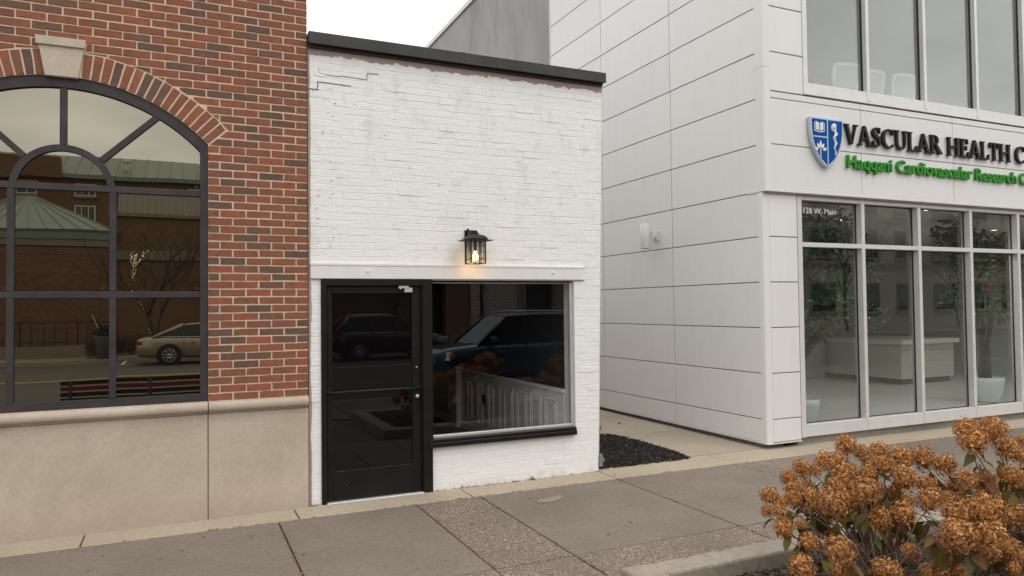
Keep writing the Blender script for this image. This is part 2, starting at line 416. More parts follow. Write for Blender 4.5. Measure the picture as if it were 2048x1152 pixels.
plain('roof_dark', (0.10, 0.10, 0.10), 0.9, 0.15, 2)
plain('grey_planter', (0.13, 0.14, 0.14), 0.7, 0.1)
plain('tree_leaf', (0.045, 0.105, 0.045), 0.45, 0.35, 16)
plain('tree_leaf_pale', (0.20, 0.38, 0.27), 0.4, 0.25, 16)

def emit(name, col, st):
    t = NT(name)
    e = t.n('ShaderNodeEmission', {'Color': col, 'Strength': st})
    t.t.links.new(e.outputs[0], t.out.inputs[0])
emit('bulb_glow', (1.0, 0.60, 0.20), 8.0)
emit('downlight_glow', (1.0, 0.90, 0.72), 6.0)
emit('fairy_glow', (1.0, 0.80, 0.50), 5.0)
for k_ in ('fairy_glow', 'bulb_glow', 'downlight_glow'):
    MATS[k_].cycles.emission_sampling = 'NONE'

def petal_mat():
    t = NT('dry_petal')
    ge = t.n('ShaderNodeNewGeometry'); oi = t.n('ShaderNodeObjectInfo')
    c = t.ramp(ge.outputs['Random Per Island'], [(0.0, (0.16, 0.058, 0.020)), (0.22, (0.32, 0.13, 0.038)), (0.5, (0.47, 0.205, 0.060)), (0.8, (0.62, 0.305, 0.10)), (1.0, (0.80, 0.50, 0.23))])
    c = t.mix(t.math('MULTIPLY', oi.outputs['Random'], 0.75), c, t.mix(0.5, c, (0.25, 0.11, 0.055)))
    b = t.bsdf(Base_Color=c, Roughness=0.8, Specular_IOR_Level=0.2)
    tl = t.n('ShaderNodeBsdfTranslucent', {'Color': c})
    ms = t.n('ShaderNodeMixShader', {0: 0.22, 1: b.outputs[0], 2: tl.outputs[0]})
    t.t.links.new(ms.outputs[0], t.out.inputs[0])
petal_mat()
def hleaf():
    t = NT('hydrangea_leaf')
    oi = t.n('ShaderNodeObjectInfo'); v = t.coord('Object')
    f = t.math('FRACT', t.math('ADD', oi.outputs['Random'], t.math('MULTIPLY', t.noise(v, 14, 3), 0.35)))
    c = t.ramp(f, [(0.0, (0.075, 0.095, 0.018)), (0.3, (0.14, 0.105, 0.022)), (0.55, (0.19, 0.085, 0.022)), (0.8, (0.12, 0.055, 0.022)), (1.0, (0.055, 0.095, 0.022))])
    b = t.bsdf(Base_Color=c, Roughness=0.6, Specular_IOR_Level=0.3)
    tl = t.n('ShaderNodeBsdfTranslucent', {'Color': c})
    ms = t.n('ShaderNodeMixShader', {0: 0.3, 1: b.outputs[0], 2: tl.outputs[0]})
    t.t.links.new(ms.outputs[0], t.out.inputs[0])
hleaf()

# ------------------------------------------------------------------ mesh helpers
ROOT = {}
def root_of(o):
    while o.parent: o = o.parent
    return o
class MB:
    def __init__(s): s.v = []; s.f = []
    def add(s, vs, fs):
        k = len(s.v); s.v += [tuple(p) for p in vs]; s.f += [tuple(i+k for i in f) for f in fs]
        return s
    def box(s, x0, x1, y0, y1, z0, z1):
        return s.add([(x0,y0,z0),(x1,y0,z0),(x1,y1,z0),(x0,y1,z0),(x0,y0,z1),(x1,y0,z1),(x1,y1,z1),(x0,y1,z1)],
                     [(0,3,2,1),(4,5,6,7),(0,1,5,4),(1,2,6,5),(2,3,7,6),(3,0,4,7)])
    def cbox(s, x0, x1, y0, y1, z0, z1, c=0.005):
        """box with chamfered front (min y) edges"""
        vs = [(x0,y1,z0),(x1,y1,z0),(x1,y1,z1),(x0,y1,z1),(x0,y0+c,z0),(x1,y0+c,z0),(x1,y0+c,z1),(x0,y0+c,z1),
              (x0+c,y0,z0+c),(x1-c,y0,z0+c),(x1-c,y0,z1-c),(x0+c,y0,z1-c)]
        fs = [(3,2,1,0),(8,9,10,11)]
        for i in range(4):
            j = (i+1) % 4
            fs += [(i,j,4+j,4+i),(4+i,4+j,8+j,8+i)]
        return s.add(vs, fs)
    def prism(s, poly, y0, y1, c=0.0):
        """polygon in (x, z) counter-clockwise seen from -y, extruded y0 (front) .. y1"""
        n = len(poly)
        cx = sum(p[0] for p in poly)/n; cz = sum(p[1] for p in poly)/n
        if c:
            def ins(p):
                d = math.hypot(p[0]-cx, p[1]-cz) or 1
                return (p[0]-(p[0]-cx)/d*c*1.3, p[1]-(p[1]-cz)/d*c*1.3)
            fr = [ins(p) for p in poly]
            vs = [(p[0], y1, p[1]) for p in poly] + [(p[0], y0+c, p[1]) for p in poly] + [(p[0], y0, p[1]) for p in fr]
            fs = [tuple(range(2*n, 3*n)), tuple(reversed(range(n)))]
            for i in range(n):
                j = (i+1) % n
                fs += [(n+i, n+j, 2*n+j, 2*n+i), (i, j, n+j, n+i)]
        else:
            vs = [(p[0], y1, p[1]) for p in poly] + [(p[0], y0, p[1]) for p in poly]
            fs = [tuple(range(n, 2*n)), tuple(reversed(range(n)))] + [(i, (i+1) % n, n+(i+1) % n, n+i) for i in range(n)]
        return s.add(vs, fs)
    def tube(s, pts, r, n=8, cap=True):
        pts = [Vector(p) for p in pts]
        rs = r if isinstance(r, (list, tuple)) else [r]*len(pts)
        k = len(s.v); prev = None
        for i, p in enumerate(pts):
            d = (pts[min(i+1, len(pts)-1)] - pts[max(i-1, 0)])
            if d.length < 1e-9: d = Vector((0,0,1))
            d.normalize()
            if prev is None:
                a = d.orthogonal().normalized()
            else:
                a = (prev - d*prev.dot(d))
                a = a.normalized() if a.length > 1e-6 else d.orthogonal().normalized()
            prev = a
            b = d.cross(a)
            for j in range(n):
                t = 2*math.pi*j/n
                s.v.append(tuple(p + (a*math.cos(t) + b*math.sin(t))*rs[i]))
        for i in range(len(pts)-1):
            for j in range(n):
                s.f.append((k+i*n+j, k+i*n+(j+1) % n, k+(i+1)*n+(j+1) % n, k+(i+1)*n+j))
        if cap:
            s.f.append(tuple(k+j for j in reversed(range(n))))
            s.f.append(tuple(k+(len(pts)-1)*n+j for j in range(n)))
        return s
    def lathe(s, prof, c=(0,0,0), n=24, axis='z'):
        k = len(s.v)
        for (r, h) in prof:
            for j in range(n):
                t = 2*math.pi*j/n
                if axis == 'z': q = (c[0]+r*math.cos(t), c[1]+r*math.sin(t), c[2]+h)
                elif axis == 'y': q = (c[0]+r*math.cos(t), c[1]+h, c[2]+r*math.sin(t))
                else: q = (c[0]+h, c[1]+r*math.cos(t), c[2]+r*math.sin(t))
                s.v.append(q)
        for i in range(len(prof)-1):
            for j in range(n):
                s.f.append((k+i*n+j, k+i*n+(j+1) % n, k+(i+1)*n+(j+1) % n, k+(i+1)*n+j))
        return s
    def build(s, name, mat, parent=None, smooth=False, local=False, weld=False):
        me = bpy.data.meshes.new(name)
        off = Vector((0,0,0))
        if parent is not None and not local:
            off = ROOT.get(root_of(parent).name, Vector((0,0,0)))
        me.from_pydata([(p[0]-off[0], p[1]-off[1], p[2]-off[2]) for p in s.v], [], s.f)
        me.materials.append(MATS[mat])
        bm = bmesh.new(); bm.from_mesh(me)
        if weld: bmesh.ops.remove_doubles(bm, verts=bm.verts, dist=1e-5)
        bmesh.ops.recalc_face_normals(bm, faces=bm.faces)
        bm.to_mesh(me); bm.free()
        if smooth:
            for p in me.polygons: p.use_smooth = True
        me.update()
        o = bpy.data.objects.new(name, me); COL.objects.link(o)
        if parent is not None: o.parent = parent
        return o
def thing(name, label, cat, loc=(0,0,0), group=None):
    o = bpy.data.objects.new(name, None); COL.objects.link(o)
    o.empty_display_size = 0.2
    o.location = loc; ROOT[o.name] = Vector(loc)
    o['label'] = label; o['category'] = cat
    if group: o['group'] = group
    return o
def tag(o, label, cat, group=None):
    o['label'] = label; o['category'] = cat
    if group: o['group'] = group
    return o
def struct(o, label=None, kind='structure'):
    o['kind'] = kind
    if label: o['label'] = label
    return o
def stuffpart(o):
    o['kind'] = 'stuff'; return o
def sbox(name, mat, parent, *b, c=None, smooth=False):
    m = MB()
    m.cbox(*b, c=c) if c else m.box(*b)
    return m.build(name, mat, parent, smooth)
def grid_wall(mb, x0, x1, z0, z1, y0, y1, holes):
    """wall slab with rectangular openings"""
    xs = sorted({x0, x1} | {h[0] for h in holes} | {h[1] for h in holes})
    xs = [x for x in xs if x0 <= x <= x1]
    for a, b in zip(xs, xs[1:]):
        mid = (a+b)/2
        hs_ = sorted((h[2], h[3]) for h in holes if h[0] < mid < h[1])
        z = z0
        for p, q in hs_:
            if p > z: mb.box(a, b, y0, y1, z, p)
            z = max(z, q)
        if z < z1: mb.box(a, b, y0, y1, z, z1)
    return mb
def clip(poly, nx, nz, d):
    """keep points with nx*x + nz*z >= d"""
    out = []
    for i, p in enumerate(poly):
        q = poly[(i+1) % len(poly)]
        a = nx*p[0]+nz*p[1]-d; b = nx*q[0]+nz*q[1]-d
        if a >= 0: out.append(p)
        if (a < 0) != (b < 0):
            t = a/(a-b); out.append((p[0]+(q[0]-p[0])*t, p[1]+(q[1]-p[1])*t))
    return out
def area(poly):
    return 0.5*sum(poly[i][0]*poly[(i+1) % len(poly)][1]-poly[(i+1) % len(poly)][0]*poly[i][1] for i in range(len(poly)))
def rough_poly(poly, step, amp, rng):
    out = []
    for i, p in enumerate(poly):
        q = poly[(i+1) % len(poly)]
        l = math.hypot(q[0]-p[0], q[1]-p[1]); k = max(1, int(round(l/step)))
        for j in range(k):
            t = j/k
            out.append((p[0]+(q[0]-p[0])*t+rng.uniform(-amp, amp), p[1]+(q[1]-p[1])*t+rng.uniform(-amp, amp)))
    return out

# ================================================================== ground and paving
g = MB(); g.add([(-900,-900,-0.45),(900,-900,-0.45),(900,900,-0.45),(-900,900,-0.45)], [(0,1,2,3)])
struct(g.build('ground', 'ground_grey'))
road = struct(sbox('road', 'asphalt', None, -70, 130, -25.5, -7.75, -0.44, -0.15))
for i, y in enumerate((-17.75, -18.0)):
    struct(sbox('road_marking', 'road_yellow', None, -70, 130, y-0.05, y+0.05, -0.149, -0.146))
for x in (-8.2, -1.9, 4.4, 10.7, 17.0, 23.3):       # parking bay ticks, far side and near side
    m = MB(); m.box(x-0.05, x+0.05, -25.0, -22.9, -0.149, -0.1455); m.box(x-0.45, x+0.45, -22.9, -22.8, -0.149, -0.1455)
    struct(m.build('road_marking', 'road_white'))
    m = MB(); m.box(x+1.35, x+1.45, -10.2, -7.9, -0.149, -0.1455)
    struct(m.build('road_marking', 'road_white'))
struct(sbox('kerb', 'concrete_kerb', None, -70, 130, -7.75, -7.58, -0.44, -0.004, c=0.01))
struct(sbox('kerb', 'concrete_kerb', None, -70, 130, -25.68, -25.5, -0.44, 0.0))
struct(sbox('far_pavement', 'far_concrete', None, -70, 130, -36, -25.68, -0.44, -0.006))

pave = struct(sbox('pavement', 'joint_dark', None, -14, 40, -7.58, 0.35, -0.42, -0.022))
rng = random.Random(3)
def slab(name, mat, x0, x1, y0, y1, dz=0.0):
    gp = 0.006; c = 0.004
    x0 += gp; x1 -= gp; y0 += gp; y1 -= gp
    z = dz + rng.uniform(-0.002, 0.002); t = [rng.uniform(-0.0015, 0.0015) for _ in range(4)]
    m = MB()
    m.add([(x0,y0,-0.1),(x1,y0,-0.1),(x1,y1,-0.1),(x0,y1,-0.1),
           (x0,y0,z-c),(x1,y0,z-c),(x1,y1,z-c),(x0,y1,z-c),
           (x0+c,y0+c,z+t[0]),(x1-c,y0+c,z+t[1]),(x1-c,y1-c,z+t[2]),(x0+c,y1-c,z+t[3])],
          [(0,1,5,4),(1,2,6,5),(2,3,7,6),(3,0,4,7),(4,5,9,8),(5,6,10,9),(6,7,11,10),(7,4,8,11),(8,9,10,11)])
    return m.build(name, mat, pave)
# light concrete band along the buildings
bx = [-8.9,-7.25,-5.6,-4.0,-2.35,-0.715,0.95,2.575,4.215,5.83,7.45,9.1,10.75,12.4,14.05,15.7,17.3]
for a, b in zip(bx, bx[1:]):
    slab('concrete_band', 'concrete_band', a, b, -0.385, 0.03 if a < 4.2 else 0.16, 0.0)
fx = [(-9.0,-7.2,0),(-7.2,-5.4,0),(-5.4,-4.76,1),(-4.76,-3.2,0),(-3.2,-1.3,0),(-1.3,0.77,0),(0.77,2.0,0),(2.0,2.64,1),(2.64,4.2,0),(4.2,5.76,0),(5.76,6.4,1),(6.4,7.96,0),(7.96,9.52,0),(9.52,10.16,1),(10.16,11.7,0),(11.7,13.3,0),(13.3,13.9,1),(13.9,15.5,0),(15.5,17.2,0)]
for a, b, k in fx:
    slab('paving_slab', 'exposed_aggregate' if k else 'concrete_slab', a, b, -2.255, -0.385)
    slab('aggregate_slab', 'exposed_aggregate', a, b, -2.93, -2.255)
    if b <= 2.5 or a >= 8.0:
        slab('paving_slab', 'exposed_aggregate' if k else 'concrete_slab', a, min(b, 2.58) if b < 3 else b, -5.2, -2.93)
    slab('paving_slab', 'exposed_aggregate' if k else 'concrete_slab', a, b, -7.57, -5.9)
    slab('aggregate_slab', 'exposed_aggregate', a, b, -5.9, -5.2)
concrete('patch_mortar', (0.255, 0.21, 0.17), (0.30, 0.252, 0.207), (0.22, 0.18, 0.145))
# pale patch on the slab and dark spots (repair mortar, gum)
m = MB(); pts = [(3.03,-0.86),(3.12,-0.895),(3.22,-0.885),(3.30,-0.82),(3.36,-0.74),(3.34,-0.70),(3.26,-0.735),(3.17,-0.76),(3.08,-0.78)]
m.add([(x,y,0.0045) for x,y in pts], [tuple(range(9))])
struct(m.build('patch', 'patch_mortar'), kind='structure')

rg = random.Random(99); m = MB()
for i in range(70):
    x, y = rg.uniform(-1.5, 9.0), rg.uniform(-2.9, -0.42); rr_ = rg.uniform(0.005, 0.016)
    m.add([(x+rr_*math.cos(k*R(45))*rg.uniform(.7,1.3), y+rr_*math.sin(k*R(45))*rg.uniform(.7,1.3), 0.0036) for k in range(8)], [tuple(range(8))])
struct(m.build('gum_spots', 'gum_dark'), 'small dark gum spots scattered over the pavement slabs', 'stuff')
m = MB(); rg = random.Random(41)
for (x0, y0, x1, y1, n_) in ((2.64,-0.42,2.64,-2.9,50),(4.2,-0.4,4.2,-2.9,50),(2.0,-0.4,2.0,-2.6,40),(0.77,-0.4,0.77,-2.0,30),(-0.5,-0.39,6.0,-0.39,120),(1.1,-0.01,4.2,-0.01,90),(2.6,-2.94,4.0,-2.94,40)):
    for i in range(n_):
        t_ = rg.random(); x, y = x0+(x1-x0)*t_+rg.uniform(-.012,.012), y0+(y1-y0)*t_+rg.uniform(-.012,.012); a = rg.uniform(0,6.28); l = rg.uniform(.004,.016); w = l*.4
        ca, sa = math.cos(a), math.sin(a); z = 0.004+rg.uniform(0,.003)
        m.add([(x+u*ca-v_*sa, y+u*sa+v_*ca, z+0.004*(u>0)) for u, v_ in ((-l,-w),(l,-w),(l,w),(-l,w))], [(0,1,2,3)])
struct(m.build('joint_debris', 'dead_leaf'), 'dry crumbs and grit lying along the pavement joints', 'stuff')
# planting bed with a raised concrete kerb
BX0, BX1, BY0, BY1, KW, KH = 2.59, 7.9, -5.15, -2.95, 0.21, 0.135
kb = thing('planter_kerb', 'raised rectangular concrete kerb framing the hydrangea bed', 'kerb', (BX0, BY1, 0))
def kerb_run(x0, x1, y0, y1):
    m = MB(); rr = 0.018
    prof = [(0,-0.1),(0,KH-rr),(rr*0.3,KH-rr*0.3),(rr,KH)]
    def loop(ins, z, amp):
        a, b, c, d = x0+ins, x1-ins, y0+ins, y1-ins
        nx, ny = max(1, int((x1-x0)/0.05)), max(1, int((y1-y0)/0.05))
        pts = [(a+(b-a)*i/nx, c) for i in range(nx)]+[(b, c+(d-c)*i/ny) for i in range(ny)]+[(b-(b-a)*i/nx, d) for i in range(nx)]+[(a, d-(d-c)*i/ny) for i in range(ny)]
        out = []
        for x, y in pts:
            w = amp*(noise.noise((x*9, y*9, z*7))+0.6*noise.noise((x*31, y*31, z*9)))
            chip = 0.012 if amp and noise.noise((x*6+9, y*6, 4)) > 0.42 else 0.0
            out.append((x+w*0.6, y+w*0.6, z+w-chip))
        return out
    rows = [loop(0, -0.1, 0), loop(0, KH-rr, 0.004), loop(rr*0.3, KH-rr*0.3, 0.004), loop(rr, KH, 0.003)]
    rows.append([(x, y, KH+0.002*noise.noise((x*7, y*7, 0))) for x, y, z in loop(0.06, KH, 0)])
    n = len(rows[0]); vs = [q for r_ in rows for q in r_]; fs = []
    for k in range(len(rows)-1):
        ra, rb = len(rows[k]), len(rows[k+1])
        if ra == rb:
            for i in range(n): fs.append((k*n+i, k*n+(i+1)%n, k*n+n+(i+1)%n, k*n+n+i))
    if len(rows[-1]) == n: fs.append(tuple(range(4*n, 5*n)))
    else: fs.append(tuple(range(3*n, 4*n)))
    m.add(vs[:5*n] if len(rows[-1]) == n else vs[:4*n], fs)
    return m.build('kerb_stone', 'concrete_kerb', kb, smooth=False)
for a, b in ((BX0, 3.95), (3.956, 5.5), (5.506, BX1)):
    kerb_run(a, b, BY1-KW, BY1); kerb_run(a, b, BY0, BY0+KW)
kerb_run(BX0, BX0+KW, BY0+KW+0.004, BY1-KW-0.004); kerb_run(BX1-KW, BX1, BY0+KW+0.004, BY1-KW-0.004)

def mulch(name, mat, poly_in, z, n, seed, lo=0.02, hi=0.06, base=None):
    """soil sheet plus loose chips as one mass"""
    r = random.Random(seed); m = MB()
    xs = [p[0] for p in poly_in]; ys = [p[1] for p in poly_in]
    def inside(x, y):
        c = False; j = len(poly_in)-1
        for i in range(len(poly_in)):
            a, b = poly_in[i], poly_in[j]
            if (a[1] > y) != (b[1] > y) and x < (b[0]-a[0])*(y-a[1])/(b[1]-a[1])+a[0]: c = not c
            j = i
        return c
    k = 0
    while k < n:
        x = r.uniform(min(xs), max(xs)); y = r.uniform(min(ys), max(ys))
        if not inside(x, y): continue
        k += 1
        l = r.uniform(lo, hi); w = r.uniform(0.006, 0.014); a = r.uniform(0, math.pi); tl = r.uniform(-0.35, 0.35)
        ca, sa = math.cos(a), math.sin(a)
        zz = z + r.uniform(0.0, 0.018) + 0.012*noise.noise((x*5, y*5, 0))
        p = []
        for u, v2 in ((-l/2,-w/2),(l/2,-w/2),(l/2,w/2),(-l/2,w/2)):
            p.append((x+u*ca-v2*sa, y+u*sa+v2*ca, zz+u*tl))
        t = 0.006
        q = [(a_[0], a_[1], a_[2]+t) for a_ in p]
        m.add(p+q, [(4,5,6,7),(0,1,5,4),(1,2,6,5),(2,3,7,6),(3,0,4,7)])
    return m.build(name, mat)
inner = [(BX0+KW,BY0+KW),(BX1-KW,BY0+KW),(BX1-KW,BY1-KW),(BX0+KW,BY1-KW)]
struct(sbox('bed_soil', 'soil', None, BX0+KW+0.002, BX1-KW-0.002, BY0+KW+0.002, BY1-KW-0.002, -0.02, 0.015))
struct(mulch('bed_mulch', 'brown_mulch', inner, 0.018, 9000, 5), 'brown wood mulch covering the raised hydrangea bed', 'stuff')
# alley: black mulch triangle and concrete walk
alley = [(4.27,0.055),(5.50,0.055),(5.60,0.35),(5.62,1.2),(5.58,1.75),(5.30,2.1),(4.6,2.4),(4.27,2.5)]
struct(sbox('alley_soil', 'soil', None, 4.25, 5.62, 0.16, 2.6, -0.3, -0.008))
struct(mulch('alley_mulch', 'black_mulch', alley, 0.004, 9000, 8, 0.02, 0.055), 'black wood mulch in the gap between shop and clinic', 'stuff')
for y0, y1 in ((0.162, 1.715), (1.725, 3.3), (3.31, 4.9), (4.91, 6.5), (6.51, 9)):
    m = MB(); m.box(5.60 if y0 < 1.6 else 4.27, 6.98, y0, y1, -0.3, 0.006 if y0 > 1.6 else 0.004)
    struct(m.build('alley_path', 'concrete_walk'))
# edge strip of the walk meeting the mulch, on a slant

# ================================================================== brick building
BR_Y = -0.02
bb = thing('brick_building', 'red brick building with arched window and limestone base, left of the white shop', 'building', (-0.9, 0, 0))
CX, CZ, RI, RO = -0.885, 2.274, 1.516, 1.725
HW = 1.11; ZS = CZ + math.sqrt(RI**2-HW**2); ZB = 1.03
XR = 1.083; XL = -4.6; ZT = 6.6
KEY = [(-1.012,3.775),(-0.775,3.775),(-0.722,4.092),(-1.068,4.092)]
def arch_z(x, r):
    d = abs(x-CX)
    return CZ + math.sqrt(max(0.0, r*r-d*d))
# mortar backing, cut round the window
m = MB()
yb0, yb1 = BR_Y+0.0042, 0.30
m.box(XL, CX-HW, yb0, yb1, ZB-0.06, ZT); m.box(CX+HW, XR-0.002, yb0, yb1, ZB-0.06, ZT)
n = 40
for i in range(n):
    a = CX-HW+2*HW*i/n; b = CX-HW+2*HW*(i+1)/n
    za, zb = arch_z(a, RI), arch_z(b, RI)
    m.add([(a,yb0,za),(b,yb0,zb),(b,yb0,ZT),(a,yb0,ZT),(a,yb1,za),(b,yb1,zb)], [(0,1,2,3),(0,4,5,1)])
m.build('mortar_wall', 'mortar', bb)
sbox('rear_wall', 'far_brick_red', bb, XL, XR-0.003, 0.302, 12, 0, ZT)
sbox('roof', 'roof_dark', bb, XL-0.05, XR-0.003, 0.0, 12, ZT+0.001, ZT+0.1)
# bricks
PITCH_Z, MOD, JT = 0.07105, 0.2200, 0.0125
rng = random.Random(11)
items = []
def view_px(x, y, z):
    v = Vector((x, y+7.0, z-1.83)); d = v.dot(fw)
    return (1024+1457.2*v.dot(rt2)/d, 576-1457.2*v.dot(up2)/d, d)
row = 0; z = ZB+0.004
while z < ZT-0.02:
    z0, z1 = z, z+PITCH_Z-JT
    off = 0.0 if row % 2 == 0 else MOD/2
    x = XR
    first = True
    while x > XL:
        w = MOD - JT
        if first and off: w = MOD/2 - JT
        first = False
        jz = rng.uniform(-0.0018, 0.0018)
        x1 = x - rng.uniform(-0.0015, 0.0015); x0 = max(XL, x-w)
        if x == XR: x1 = XR
        poly = [(x0,z0+jz),(x1,z0+jz),(x1,z1+jz),(x0,z1+jz)]
        x -= w + JT
        cx, cz = (x0+x1)/2, (z0+z1)/2
        # jambs
        if cz < ZS:
            if x0 > CX-HW and x1 < CX+HW: continue
            if x1 > CX+HW > x0: poly = clip(poly, 1, 0, CX+HW+0.001)
            elif x0 < CX-HW < x1: poly = clip(poly, -1, 0, -(CX-HW-0.001))
        if len(poly) < 3: continue
        # arch ring: half-plane tangent at the nearest part, only within the ring's angles
        R2 = RO+0.012
        ang0 = math.degrees(math.atan2(cz-CZ, abs(cx-CX)))
        if math.hypot(cx-CX, cz-CZ) < R2+0.12 and cz > 3.2:
            near = min(poly, key=lambda p: math.hypot(p[0]-CX, p[1]-CZ))
            mid = ((near[0]+cx)/2-CX, (near[1]+cz)/2-CZ); l = math.hypot(*mid)
            if ang0 > 43.0 or math.degrees(math.atan2(near[1]-CZ, abs(near[0]-CX))) > 44.5:
                nx, nz = mid[0]/l, mid[1]/l
                poly = clip(poly, nx, nz, nx*CX+nz*CZ+R2)
            elif cz < 3.47 and ang0 > 33:
                # skewback: outside the end face of the last voussoir
                sgn = 1 if cx > CX else -1
                a = R(43.0); nx, nz = math.sin(a)*sgn, -math.cos(a)
                poly = clip(poly, nx, nz, nx*CX+nz*CZ+0.012)
        if len(poly) >= 3 and cz < 4.1 and cz > 3.7:
            if cx > -0.9 and x0 < -0.71:
                k = (0.053/0.317); nx, nz = 1/math.hypot(1,k), -k/math.hypot(1,k)
                poly = clip(poly, nx, nz, nx*-0.775+nz*3.775+0.014)
            elif cx < -0.9 and x1 > -1.08:
                k = (0.056/0.317); nx, nz = -1/math.hypot(1,k), -k/math.hypot(1,k)
                poly = clip(poly, nx, nz, nx*-1.012+nz*3.775+0.014)
        if len(poly) < 3 or area(poly) < 0.0002: continue
        items.append((cx, cz, poly))
    row += 1; z += PITCH_Z
vis, rest = [], []
for it in items:
    px, py, d = view_px(it[0], 0, it[1])
    if -60 < px < 660 and -30 < py < 860: vis.append((area(it[2])/d**2, it))
    else: rest.append(it)
vis.sort(key=lambda t: -t[0])
rest += [t[1] for t in vis[300:]]
def put_brick(mb, poly):
    p = rough_poly(poly, 0.055, 0.0016, rng)
    mb.prism(p, BR_Y+rng.uniform(-0.003, 0.002), yb0+0.02, 0.0024)
for _, it in vis[:300]:
    mb = MB(); put_brick(mb, it[2]); mb.build('brick', 'brick_red', bb)
mb = MB()
for it in rest: mb.prism(it[2], BR_Y+rng.uniform(-0.002, 0.001), yb0+0.02)
stuffpart(mb.build('bricks_beyond', 'brick_red', bb))
# right return of the brick wall above the shop roof
# voussoirs
NV = 16
for sgn in (1, -1):
    a0 = R(90-4.75); a1 = R(43.0)
    for i in range(NV):
        t0 = a0+(a1-a0)*i/NV; t1 = a0+(a1-a0)*(i+1)/NV
        g0 = 0.0072
        def P(r, t, o):
            return (CX+sgn*(r*math.cos(t)+o*math.sin(t)), CZ+r*math.sin(t)-o*math.cos(t))
        ro = RO+rng.uniform(-0.006, 0.004)
        # wedge joint: brick keeps its width, the mortar widens outwards
        wi = (RI+0.004)*(t0-t1)/2-g0; tm = (t0+t1)/2; wo = wi+0.004
        q = [P(RI+0.003, tm, -wi), P(RI+0.003, tm, wi), P(ro, tm, wo), P(ro, tm, -wo)]
        if area(q) < 0: q.reverse()
        mb = MB(); mb.prism(rough_poly(q, 0.06, 0.0018, rng), BR_Y+rng.uniform(-0.004, 0.001), 0.16, 0.003)
        mb.build('arch_brick', 'brick_red', bb)
key = MB()
key.prism(KEY, -0.045, 0.16, 0.003)
ks = key.build('keystone', 'limestone', bb)
m = MB(); k2 = [(-1.074,4.026),(-0.728,4.026),(-0.716,4.096),(-1.08,4.096)]
m.prism(k2, -0.062, -0.0455, 0.003); m.build('keystone_cap', 'limestone', ks)
# sill and base stones
XJ = 0.222
for a, b in ((XL, -1.9), (-1.892, XJ-0.004), (XJ+0.004, XR-0.006)):
    m = MB(); prof = []
    z0, z1 = 0.922, 1.030
    pts = [(0.2, z0), (-0.030, z0), (-0.040, z0+0.006), (-0.044, z0+0.022)]
    for i in range(9):
        t = R(-90+180*i/8); pts.append((-0.058-0.030*math.cos(t), (z0+z1)/2+0.008+0.040*math.sin(t)))
    pts += [(-0.046, z1-0.002), (-0.03, z1), (0.2, z1)]
    k = len(pts)
    m.add([(a,y,z) for y,z in pts]+[(b,y,z) for y,z in pts], [(i,(i+1)%k,k+(i+1)%k,k+i) for i in range(k)]+[tuple(range(k)),tuple(reversed(range(k,2*k)))])
    m.build('sill_stone', 'limestone', bb)
    sbox('base_stone', 'limestone', bb, a, b, -0.030, 0.2, -0.1, 0.919, c=0.004)
sbox('stone_joint', 'joint_dark', bb, XL, XR-0.01, -0.022, 0.19, -0.1, 1.02)
sbox('base_return', 'limestone', bb, XR-0.0065, XR-0.0005, -0.026, 0.006, -0.1, 0.92)
# arched window

FY0, FY1 = -0.002, 0.06
def arc_band(mb, cx, cz, r0, r1, t0, t1, y0, y1, n=32):
    for i in range(n):
        a = t0+(t1-t0)*i/n; b = t0+(t1-t0)*(i+1)/n
        q = [(cx+r*math.cos(t), cz+r*math.sin(t)) for r, t in ((r0,a),(r1,a),(r1,b),(r0,b))]
        k = len(mb.v)
        mb.v += [(p[0], y0, p[1]) for p in q]+[(p[0], y1, p[1]) for p in q]
        mb.f += [(k,k+3,k+2,k+1),(k+4,k+5,k+6,k+7),(k,k+4,k+7,k+3),(k+1,k+2,k+6,k+5)]
        if i == 0: mb.f.append((k,k+1,k+5,k+4))
        if i == n-1: mb.f.append((k+3,k+7,k+6,k+2))
win = MB()
tA = math.acos(HW/(RI-0.001)); 
arc_band(win, CX, CZ, RI-0.092, RI-0.002, tA, math.pi-tA, FY0, FY1, 48)
win.box(CX-HW+0.001, CX-HW+0.066, FY0+0.0012, FY1-0.001, ZB+0.004, ZS-0.004); win.box(CX+HW-0.066, CX+HW-0.001, FY0+0.0012, FY1-0.001, ZB+0.004, ZS-0.004)
win.box(CX-HW+0.066, CX+HW-0.066, FY0+0.001, FY1, ZB+0.004, ZB+0.068)
W = win.build('window_frame', 'bronze_frame', bb)
W['label'] = 'dark bronze frame of the tall arched window'
def bar(*b): return sbox('glazing_bar', 'bronze_frame', W, *b, c=0.004)
g0, g1 = FY0+0.004, FY1-0.004
bar(CX-HW+0.066, CX+HW-0.066, g0+0.001, g1, 2.840, 2.896)
bar(CX-HW+0.066, CX+HW-0.066, g0+0.001, g1, 1.946, 2.001)
for x in (-0.522, -1.248):
    bar(x-0.026, x+0.026, g0, g1, ZB+0.068, 1.946); bar(x-0.026, x+0.026, g0, g1, 2.001, 2.840)
mb = MB(); arc_band(mb, CX, 2.842, 0.328, 0.380, R(8.3), R(171.7), g0, g1, 28); mb.build('glazing_bar', 'bronze_frame', W)
bar(CX-0.026, CX+0.026, g0, g1, 3.221, CZ+RI-0.094)
for sgn in (1, -1):
    a = R(44); d = (math.cos(a)*sgn, math.sin(a)); nrm = (-d[1], d[0])
    q = []
    for r, o in ((0.381,-0.025),(1.0,-0.025),(1.0,0.025),(0.381,0.025)):
        q.append((CX+d[0]*r+nrm[0]*o, 2.842+d[1]*r+nrm[1]*o))
    if area(q) < 0: q.reverse()
    mb = MB(); mb.prism(q, g0, g1, 0.004); mb.build('glazing_bar', 'bronze_frame', W)
